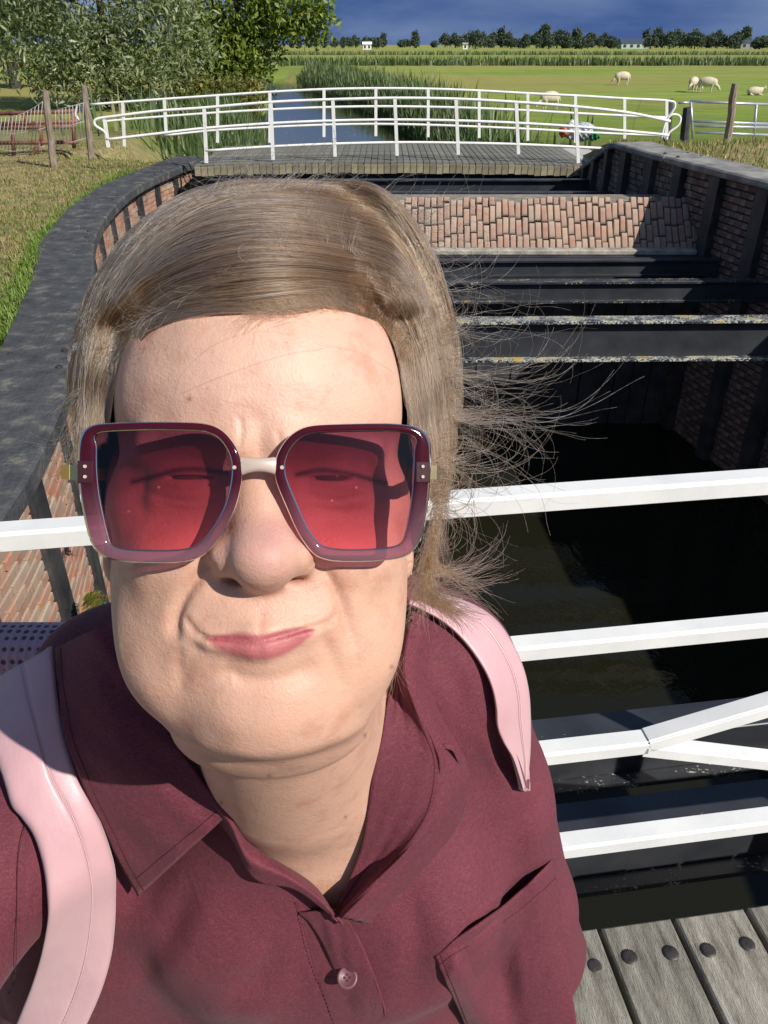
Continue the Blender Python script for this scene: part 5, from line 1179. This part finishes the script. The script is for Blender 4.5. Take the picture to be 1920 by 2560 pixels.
def hobj(name, VH, F_, mat, parent, smooth=True):
    """object whose own axes are the head axes, so tints can follow its height"""
    me = np_mesh(name, np.asarray(VH) / 1000 * np.array([1, 1, 1]), F_, smooth); o = link(name, me, mat, parent)
    ex = [Vector(HW(np.eye(3)[k]) - HW(np.zeros(3))) for k in range(3)]
    Mx = Matrix((ex[0], ex[1], ex[2])).transposed().to_4x4(); Mx.translation = Vector(HW(np.zeros(3)) / 1000) - wloc(parent); o.matrix_local = Mx; return o
for poly in (lensL, lensR):
    o0 = on_glass(ring_pts(poly)); n_ = len(o0); off = np.array([0, 0, 1.0])
    rings = [o0 + off * -1.6, o0 + off * 1.0, inset(o0, 0.7) + off * 1.7, inset(o0, 3.0) + off * 1.9, inset(o0, 4.0) + off * 1.2, inset(o0, 4.3) - off * 0.2, inset(o0, 4.3) - off * 1.4, inset(o0, 0.6) - off * 2.2]
    VR = np.concatenate(rings); F_ = []
    k_ = len(rings)
    for j in range(k_):
        a = j * n_ + np.arange(n_); b_ = j * n_ + (np.arange(n_) + 1) % n_; a2 = ((j + 1) % k_) * n_ + np.arange(n_); b2 = ((j + 1) % k_) * n_ + (np.arange(n_) + 1) % n_; F_.append(np.stack([a, b_, b2, a2], 1))
    rim = hobj('rim', VR, np.concatenate(F_), m_rim, gl_root)
    base_l = inset(o0, 3.9); cen_ = base_l.mean(0); rr = []; 
    for t in np.linspace(1, 0.02, 14): q = cen_ + (base_l - cen_) * t; q[:, 2] = surf_w(q[:, 0], q[:, 1]) - 0.8; rr.append(q)
    VL = np.concatenate(rr); F_ = []
    for j in range(13):
        a = j * n_ + np.arange(n_); b_ = j * n_ + (np.arange(n_) + 1) % n_; F_.append(np.stack([a, b_, b_ + n_, a + n_], 1))
    hobj('lens', VL, np.concatenate(F_), m_lens, gl_root)
def hp(x, y, w_): return Vector(HW(np.array([x, y, w_], float)) / 1000)
def gp_(px_, py_, dw=0.0): h = on_glass([(px_, py_)])[0]; return hp(h[0], h[1], h[2] + dw)
# bridge: a saddle-shaped bar
VB = []; 
for u in np.linspace(0, 1, 15):
    x_ = 521 + (599 - 521) * u; ht = 15 + 6 * (2 * u - 1) ** 2
    for (dy, dw) in ((-1, -0.8), (-0.9, 0.6), (-0.4, 1.3), (0.4, 1.3), (0.9, 0.6), (1, -0.8)):
        h = on_glass([(x_, 1004 + 3 * (2 * u - 1) ** 2 + dy * ht)])[0]; VB.append(h + np.array([0, 0, dw + 1.2 - 1.2 * (2 * u - 1) ** 2]))
F_ = [(i * 6 + j, i * 6 + (j + 1) % 6, (i + 1) * 6 + (j + 1) % 6, (i + 1) * 6 + j) for i in range(14) for j in range(6)]
hobj('bridge', np.array(VB), np.array(F_), m_bridge, gl_root)
for s_, pxs in ((-1, 187), (1, 911)):
    for pyy in (1007, 1031): MB().dome((0, 0, 0), 0.0008, 0.0006, 10)
    q = gp_(pxs, 1020, 1.2); ex = (hp(1, 0, 0) - hp(0, 0, 0)).normalized(); ey = (hp(0, 1, 0) - hp(0, 0, 0)).normalized(); ez = (hp(0, 0, 1) - hp(0, 0, 0)).normalized(); rt = Matrix((ex, ey, ez)).transposed()
    hinge = MB().box(q, (0.006, 0.009, 0.0022), rt, 0.0004).build('hinge_plate', pmat('dark_hinge', (0.03, 0.006, 0.01), (0.05, 0.01, 0.016), 20, 0.3, 0), gl_root)
    for pyy in (1008, 1030):
        c_ = gp_(pxs, pyy, 2.6); mb = MB(); mb.tube([c_ - ez * 0.0006, c_ + ez * 0.0004], 0.0007, 10); mb.build('screw', m_bridge, hinge)
    xo = 76.5 if s_ > 0 else -79.0
    e0 = on_glass([(926 if s_ > 0 else 172, 1020)])[0]
    pts = [Vector(HW(np.array(p_, float)) / 1000) for p_ in ((e0[0] - s_ * 2, e0[1], e0[2] - 0.5), (e0[0] + s_ * 3.5, e0[1], e0[2] - 2.5), (xo + s_ * 2.5, e0[1] + 0.5, -20), (xo + s_ * 1.0, e0[1] + 1, -60), (xo, e0[1], -100), (xo - s_ * 1, e0[1] - 12, -118))]
    mb = MB()
    for a, b_ in zip(pts, pts[1:]): mb.bar(a, b_, 0.0022, 0.006, up=ey)
    mb.build('temple_arm', m_gold, gl_root)
for pxs in (507, 609):
    c_ = gp_(pxs, 1010, 2.0); MB().tube([c_ - ez * 0.0006, c_ + ez * 0.0005], 0.0008, 10).build('screw', m_bridge, gl_root)

# ---- hair
def dome_f(P):
    q = np.abs((P - np.array((1.0, 34, -112), f32)) / np.array((101, 121, 80), f32)); k = (q ** 2.25).sum(1) ** (1 / 2.25); return (k - 1) * 84 * np.clip(k, 0.2, 1.3) ** 0
def hairsurf_f(P): return smin(skull_f(P) - 3.5, dome_f(P), 18)
face_poly = [(212, 960), (228, 860), (246, 762), (330, 694), (480, 670), (620, 676), (730, 659), (795, 670), (850, 724), (880, 800), (893, 880), (905, 960), (915, 1060), (925, 1400), (205, 1400), (200, 1000)]
def baldside_f(P): return smin(smin(skull_f(P), ell(P, (0.5, -36, -66), (65, 70, 56)), 14), mir(ell, P, (54, -14, -54), (16, 16, 24)), 18)
hmap = DMap(hairsurf_f, 'H', 60, 1080, 330, 1360, 8); bmap = DMap(baldside_f, 'H', 60, 1080, 330, 1360, 8)
def hair_t(p):
    """0 at the hairline, 1 well inside the hair"""
    q, _ = polydist(p, face_poly, True); q = np.where(inpoly(p, face_poly), 0, q); u = np.clip(q / 125, 0, 1); return u * u * (3 - 2 * u)
gx, gy = np.meshgrid(60 + 8.0 * np.arange(hmap.sh[1]), 330 + 8.0 * np.arange(hmap.sh[0])); tg = hair_t(np.stack([gx.ravel(), gy.ravel()], 1)).reshape(gx.shape)
cb_ = np.where(bmap.b < 0.6, bmap.c, np.minimum(bmap.c, hmap.c + 4)); hc0 = hmap.c.copy()
hmap.c = hmap.c * tg + (cb_ - 1.0) * (1 - tg); hmap.b = tg
for j_ in range(hmap.sh[0]):                          # no lip: at the sides the hair recedes steadily from the hairline
    yy = 330 + 8 * j_
    if yy > 680:
        i1 = (330 - 60) // 8; r_ = hmap.c[j_]; r_[:i1 + 1] = np.maximum.accumulate(r_[:i1 + 1][::-1])[::-1]
        i2 = (800 - 60) // 8; r_[i2:] = np.maximum.accumulate(r_[i2:])
j0_ = (690 - 330) // 8
for _ in range(40):
    for sl2 in (slice(0, (330 - 60) // 8), slice((800 - 60) // 8, None)):
        q_ = np.pad(hmap.c[j0_:, sl2], ((1, 1), (0, 0)), mode='edge'); hmap.c[j0_:, sl2] = 0.5 * q_[1:-1] + 0.25 * (q_[:-2] + q_[2:])
for _ in range(8):
    q_ = np.pad(hmap.c, 1, mode='edge'); hmap.c = 0.4 * hmap.c + 0.15 * (q_[:-2, 1:-1] + q_[2:, 1:-1] + q_[1:-1, :-2] + q_[1:-1, 2:])
VS, FS = sdf_mesh(lambda P: smax(hairsurf_f(P) + 3.5, -(P[:, 1] + 62), 10), (-110, -70, -205), (110, 165, 10), 3.0)
pS = Kpx(HK(VS)); cS = pS[FS].mean(1); wS = VS[FS][..., 2].mean(1); keep = ~(inpoly(cS, face_poly) & (wS > -110))
grow = [(a, b_) for a, b_ in face_poly]
KS = HK(VS); tgt = hmap(pS[:, 0], pS[:, 1]) + 3.0; fs2 = (KS[:, 2] < tgt + 2) & (KS[:, 2] > tgt - 45); KS[fs2] *= (np.minimum(tgt + 2, KS[:, 2] + 16) / KS[:, 2])[fs2, None]; VS = KH(KS)
FS = FS[keep]; us = np.unique(FS); rm = np.full(len(VS), -1); rm[us] = np.arange(len(us))
m_hairbase = pmat('hair_underlayer', (0.05, 0.032, 0.02), (0.10, 0.065, 0.042), 30, 0.7, 0.6, 160, 0.002, stretch=(1, 1, 1))
hair = link('hair', np_mesh('hair', HW(VS[us]) / 1000 - PBn, rm[FS], True), m_hairbase, person)
def hair_mat(name, stops, rough):
    b = NB(name); b.n.remove(b.bsdf)
    hb = b.new('ShaderNodeBsdfHairPrincipled'); hb.parametrization = 'COLOR'; hi = b.new('ShaderNodeHairInfo')
    b.link(b.ramp(hi.outputs['Random'], stops), hb.inputs['Color']); hb.inputs['Roughness'].default_value = rough; hb.inputs['Radial Roughness'].default_value = 0.45; b.link(hb.outputs[0], b.outn.inputs[0]); return b.m
m_hair = hair_mat('hair_strands', [(0.0, (0.045, 0.020, 0.009)), (0.4, (0.095, 0.047, 0.022)), (0.75, (0.15, 0.085, 0.044)), (0.93, (0.26, 0.175, 0.105)), (1.0, (0.50, 0.45, 0.38))], 0.3)
m_hairdark = hair_mat('dark_hair_strands', [(0.0, (0.028, 0.013, 0.007)), (0.6, (0.065, 0.034, 0.018)), (0.92, (0.12, 0.07, 0.04)), (1.0, (0.40, 0.36, 0.30))], 0.28)
m_hairlight = hair_mat('fair_hair_strands', [(0.0, (0.085, 0.042, 0.018)), (0.5, (0.165, 0.094, 0.046)), (0.87, (0.28, 0.18, 0.10)), (1.0, (0.55, 0.50, 0.43))], 0.3)
m_hairfree = hair_mat('loose_hair', [(0.0, (0.10, 0.052, 0.025)), (0.45, (0.24, 0.15, 0.08)), (0.75, (0.38, 0.27, 0.165)), (1.0, (0.62, 0.57, 0.50))], 0.3)
def curves_obj(name, P_, rad, mat, parent):
    """P_ (n,k,3) world metres"""
    n, k = P_.shape[:2]; off = np.array(wloc(parent)); hc = bpy.data.hair_curves.new(name); hc.add_curves([k] * n)
    hc.attributes['position'].data.foreach_set('vector', (P_ - off).astype(f32).ravel())
    ra = hc.attributes.get('radius') or hc.attributes.new('radius', 'FLOAT', 'POINT'); ra.data.foreach_set('value', rad.astype(f32).ravel())
    hc.materials.append(mat); o = bpy.data.objects.new(name, hc); col.objects.link(o); o.parent = parent; return o
KP = 22
def strands(guides, n, wob=5.0, lift=(0.0, 5.0), s0=(0.0, 0.45), s1=(0.75, 1.0), r=0.075, clump=0.7, lmap=hmap, extra=None):
    G = np.stack([cr2(g_, 60) for g_ in guides]); ng = len(G)
    nc = max(8, n // 45); cu = rng.uniform(0, ng - 1, nc); ci = rng.integers(0, nc, n)
    u = np.where(rng.random(n) < clump, cu[ci] + rng.normal(0, 0.05, n), rng.uniform(0, ng - 1, n)); u = np.clip(u, 0, ng - 1.001); i = u.astype(int); t = (u - i)[:, None, None]
    A = G[i] * (1 - t) + G[i + 1] * t
    a = rng.uniform(*s0, n); a = np.where(rng.random(n) < 0.45, 0.0, a); e = rng.uniform(*s1, n)
    S = a[:, None] + (e - a)[:, None] * np.linspace(0, 1, KP)[None]; f_ = S * 59; k = np.minimum(f_.astype(int), 58); fr_ = (f_ - k)[..., None]
    ar = np.arange(n)[:, None]; Q = A[ar, k] * (1 - fr_) + A[ar, k + 1] * fr_
    tan = np.gradient(Q, axis=1); nor = np.stack([-tan[..., 1], tan[..., 0]], -1); nor /= np.maximum(np.linalg.norm(nor, axis=2, keepdims=True), 1e-6)
    cw = smooth_noise(nc, 60, wob * 0.45)[ci]; cwS = cw[ar, k]
    Q = Q + nor * (smooth_noise(n, KP, wob * 0.45) + cwS)[..., None] * (0.25 + 0.75 * np.linspace(0, 1, KP)[None, :, None])
    c = lmap(Q[..., 0].ravel(), Q[..., 1].ravel()).reshape(Q.shape[:2])
    lf = rng.uniform(lift[0], lift[1], n) ** 1.0; prof = np.sin(np.pi * np.clip(np.linspace(0.03, 1, KP), 0, 1)) ** 0.5
    tt_ = lmap(Q[..., 0].ravel(), Q[..., 1].ravel(), 'b').reshape(c.shape); c = c - (lf[:, None] * prof[None] + smooth_noise(n, KP, 0.5)) * (0.12 + 0.88 * tt_)
    P_ = KW(pxK(Q[..., 0], Q[..., 1], c)) / 1000
    tap = np.clip(np.minimum(np.linspace(0.5, 1.6, KP), np.linspace(6, 0.25, KP)), 0.25, 1)[None]; rad = r / 1000 * tap * rng.uniform(0.7, 1.25, (n, 1))
    return P_, rad, ci % 3
GL_ = [[(815, 692), (700, 660), (560, 671), (430, 678), (326, 708), (264, 757), (238, 850), (226, 960)],
       [(812, 680), (700, 652), (560, 664), (430, 670), (320, 700), (255, 752), (228, 850), (214, 960)],
       [(812, 645), (690, 622), (540, 632), (400, 652), (290, 706), (236, 780), (212, 880), (200, 985)],
       [(802, 602), (650, 582), (500, 588), (360, 630), (262, 716), (216, 820), (194, 920), (186, 1010)],
       [(798, 555), (640, 528), (490, 530), (350, 580), (250, 680), (202, 790), (180, 900), (172, 1010)],
       [(800, 498), (650, 465), (500, 465), (370, 512), (262, 610), (196, 740), (172, 870), (165, 990)],
       [(790, 446), (650, 425), (510, 425), (400, 462), (290, 545), (206, 665), (170, 800), (160, 930)],
       [(752, 412), (630, 402), (520, 408), (410, 442), (308, 512), (222, 622), (172, 760), (158, 900)],
       [(740, 396), (620, 388), (505, 392), (392, 424), (288, 498), (204, 612), (156, 755), (148, 900)]]
GR_ = [[(784, 668), (832, 706), (863, 775), (878, 865), (894, 960), (912, 1080)],
       [(778, 660), (838, 700), (872, 770), (887, 860), (905, 960), (922, 1080)],
       [(768, 622), (848, 655), (893, 735), (912, 840), (930, 960), (940, 1095)],
       [(764, 560), (858, 595), (912, 690), (940, 820), (958, 950), (955, 1105)],
       [(764, 498), (858, 535), (918, 640), (956, 780), (978, 930), (962, 1120)],
       [(748, 440), (846, 476), (908, 572), (954, 700), (984, 850), (980, 1010)],
       [(725, 398), (815, 418), (890, 510), (940, 620), (975, 760), (985, 920)],
       [(715, 386), (818, 404), (902, 488), (956, 600), (992, 748), (998, 920)]]
parts_ = [strands(GL_, 16500, 7, (0.2, 5.5)), strands(GR_, 10000, 5, (0.2, 4.5)), strands(GL_[:3], 2600, 3, (0, 2.5), clump=0.5), strands(GR_[:3], 2600, 3, (0, 2.5), clump=0.5)]
# soft new hairs along the hairline
hl = [(240, 770), (330, 692), (480, 668), (620, 674), (730, 657), (795, 668)]
hl_b = [[(a + 40, b_ - 8) for a, b_ in hl], [(a - 6, b_ + 2) for a, b_ in hl]]
def free_strands(starts, dirs, length, n, curl, c0, cvar, r=0.08, k=KP, grav=0.0, spread=0.35, per=5):
    st = np.array(starts, float); m = max(1, n // per); li = rng.integers(0, m, n)
    i = rng.integers(0, len(st), m); t = rng.random((m, 1)); j = np.minimum(i + 1, len(st) - 1); S0 = (st[i] * (1 - t) + st[j] * t)[li] + rng.normal(0, 6, (n, 2))
    dr_ = np.array(dirs, float); D = dr_[i] * (1 - t) + dr_[j] * t; ang = (np.arctan2(D[:, 1], D[:, 0]) + rng.normal(0, spread, m))[li] + rng.normal(0, 0.09, n); L0 = rng.uniform(length[0], length[1], m)[li] * rng.uniform(0.55, 1.05, n)
    kk = rng.normal(0, curl, m)[li] + rng.normal(0, 0.25 * curl, n); dk = rng.normal(0, curl * 1.5, m)[li] + rng.normal(0, 0.35 * curl, n); s_ = np.linspace(0, 1, k)
    th = ang[:, None] + kk[:, None] * s_[None] + dk[:, None] * s_[None] ** 2 + grav * s_[None] ** 2 + smooth_noise(m, k, 0.16)[li] + smooth_noise(n, k, 0.05)
    Q = S0[:, None] + np.cumsum(np.stack([np.cos(th), np.sin(th)], -1), 1) * (L0 / k)[:, None, None]
    c = np.asarray(c0(S0[:, 0], S0[:, 1]))[:, None] + (smooth_noise(m, k, 1.0)[li] + smooth_noise(n, k, 0.2)) * cvar * s_[None]
    rad = (r / 1000 * np.linspace(1.0, 0.55, k)[None] * rng.uniform(0.6, 1.15, (n, 1)))
    return KW(pxK(Q[..., 0], Q[..., 1], c)) / 1000, rad
dep_h = lambda a, b_: hmap(a, b_) - 1.5
f440 = lambda a, b_: np.full(len(a), 440.0)
loose_ = [
    # wind-blown lengths at the right
    free_strands([(935, 700), (960, 780), (975, 850), (980, 930), (970, 1000)], [(1, 0.5), (1, 0.3), (1, 0.15), (1, 0.0), (1, 0.05)], (110, 380), 80, 1.4, dep_h, 16, spread=0.5, per=3),
    free_strands([(960, 800), (975, 900)], [(1, 0.3), (1, 0.02)], (240, 430), 90, 0.9, dep_h, 16, spread=0.22, per=7),
    free_strands([(930, 980), (950, 1060), (930, 1100)], [(1, 0.2), (1, -0.1), (1, 0.3)], (90, 300), 80, 2.4, dep_h, 12, per=2),
    free_strands([(880, 520), (930, 620), (950, 690)], [(1, 0.1), (1, 0.3), (1, 0.4)], (100, 360), 70, 1.3, dep_h, 10, 0.07, per=2),
    # hair behind the right ear, tail over the strap
    free_strands([(950, 1050), (940, 1130), (925, 1200)], [(-0.15, 1), (-0.2, 1), (-0.05, 1)], (90, 230), 520, 0.3, f440, 10, 0.08, spread=0.14, per=20),
    free_strands([(895, 1265), (930, 1250), (935, 1210)], [(1, 0.30), (1, 0.15), (1, 0.45)], (90, 250), 110, 0.3, f440, 16, 0.085, grav=-0.5, spread=0.14, per=12),
    free_strands([(878, 1275), (912, 1285)], [(0.9, 0.45), (1, 0.35)], (70, 160), 300, 0.2, lambda a, b_: np.full(len(a), 450.0), 8, 0.09, spread=0.12, per=20),
    free_strands([(870, 1400), (850, 1440)], [(-0.2, 1), (-0.3, 1)], (40, 120), 26, 0.4, lambda a, b_: np.full(len(a), 420.0), 8, 0.07),
    # flyaways on the crown and left
    free_strands([(420, 450), (520, 415), (620, 400), (720, 405), (820, 440), (880, 500)], [(0.7, -0.6), (0.8, -0.45), (1, -0.3), (1, -0.15), (1, 0.2), (0.9, 0.5)], (80, 280), 190, 1.2, dep_h, 8, 0.07, grav=0.8, per=2),
    free_strands([(820, 430), (640, 405), (480, 430), (330, 520), (220, 650)], [(-1, -0.25), (-1, -0.1), (-1, 0.3), (-0.8, 0.7), (-0.4, 1)], (80, 260), 150, 0.9, dep_h, 8, 0.07, grav=-0.5, per=2),
    free_strands([(175, 830), (165, 900), (170, 960)], [(-0.5, 1), (-0.3, 1), (-0.2, 1)], (90, 210), 90, 1.0, dep_h, 10, 0.06, grav=-0.7, spread=0.3, per=3),
    free_strands([(300, 700), (450, 620), (600, 560), (720, 520), (850, 600)], [(-1, 0.3), (-1, 0.1), (-1, -0.1), (-0.5, -1), (0.5, 1)], (60, 200), 200, 1.0, lambda a, b_: hmap(a, b_) - 4.5, 5, 0.07, per=2),
    ]
parts_.append(strands(hl_b, 900, 3, (0.0, 0.8), (0, 0.3), (0.7, 1.0), 0.05, 0.1))
allP = np.concatenate([p_[0] for p_ in parts_]); allR = np.concatenate([p_[1] for p_ in parts_]); allC = np.concatenate([p_[2] for p_ in parts_])
for q_, mt_ in enumerate((m_hair, m_hairdark, m_hairlight)): tag(curves_obj('hair_strands', allP[allC == q_], allR[allC == q_], mt_, hair), kind='stuff')
tag(curves_obj('loose_strands', np.concatenate([p_[0] for p_ in loose_]), np.concatenate([p_[1] for p_ in loose_]) * 1.35, m_hairfree, hair), kind='stuff')
sp_ = [strands(GL_, 520, 13, (4.5, 8.5), (0, 0.6), (0.55, 1.0), 0.105, 0.0), strands(GR_, 360, 11, (4.0, 7.5), (0, 0.6), (0.55, 1.0), 0.105, 0.0)]
tag(curves_obj('surface_strands', np.concatenate([p_[0] for p_ in sp_]), np.concatenate([p_[1] for p_ in sp_]), m_hairfree, hair), kind='stuff')
rootsP, rootsR = free_strands([(560, 676), (640, 676), (700, 664), (760, 668), (800, 676), (840, 716), (868, 776)], [(-1, -0.25), (-1, -0.3), (-1, -0.45), (-0.7, -0.7), (0.1, -1), (0.5, -0.8), (0.6, -0.6)], (40, 130), 900, 0.5, lambda a, b_: bmap(a, b_) - 0.8, 2, 0.055, spread=0.25, per=3)
t_ = np.linspace(0, 1, KP)[None, :, None]; kk_ = WK(rootsP * 1000); q_ = Kpx(kk_); cc2 = np.minimum(bmap(q_[..., 0].ravel(), q_[..., 1].ravel()) - 0.6, hmap(q_[..., 0].ravel(), q_[..., 1].ravel()) - 1.5).reshape(q_.shape[:2])
tag(curves_obj('hairline_strands', KW(pxK(q_[..., 0], q_[..., 1], cc2)) / 1000, rootsR, m_hair, hair), kind='stuff')
# a few stray hairs crossing the forehead
fmap = DMap(head_f, 'H', 240, 900, 680, 900, 12)
sg = [cr2(g_, KP) for g_ in ([(640, 722), (560, 714), (470, 740), (400, 800), (380, 850)], [(700, 752), (600, 770), (480, 812), (390, 850)], [(690, 742), (780, 762), (860, 812), (880, 830)])]
Q = np.stack(sg); c = fmap(Q[..., 0].ravel(), Q[..., 1].ravel()).reshape(Q.shape[:2]) - 1.2
tag(curves_obj('stray_hairs', KW(pxK(Q[..., 0], Q[..., 1], c)) / 1000, np.full(Q.shape[:2], 0.00004), m_hair, hair), kind='stuff')
# transparent hair clip at the left
b = NB('clear_plastic'); b.base((0.86, 0.88, 0.90)); b.set(Roughness=0.12); b.bsdf.inputs['Transmission Weight'].default_value = 0.75; b.bsdf.inputs['IOR'].default_value = 1.2; m_clear = b.m
hcp = empty('hair_clip', Vector(KW(pxK(172, 750, 371.0)) / 1000), 'small transparent plastic hair clip at the left of the hair', 'hair clip')
def kp_(a, b_, c): return Vector(KW(pxK(a, b_, c)) / 1000)
MB().tube(lerp_path([kp_(*p_) for p_ in ((166, 712, 374), (176, 722, 370), (180, 738, 369), (174, 752, 370), (160, 758, 373))], 20), [0.0012] * 20, 8).build('claw', m_clear, hcp, True)
MB().tube(lerp_path([kp_(*p_) for p_ in ((186, 746, 370), (170, 750, 368), (155, 760, 371), (150, 775, 374), (160, 786, 374))], 20), [0.0013] * 20, 8).build('claw', m_clear, hcp, True)
MB().tube(lerp_path([kp_(*p_) for p_ in ((160, 752, 370), (172, 745, 368), (188, 748, 368), (204, 746, 368))], 14), [0.0016] * 14, 8).build('spring_bar', m_clear, hcp, True)
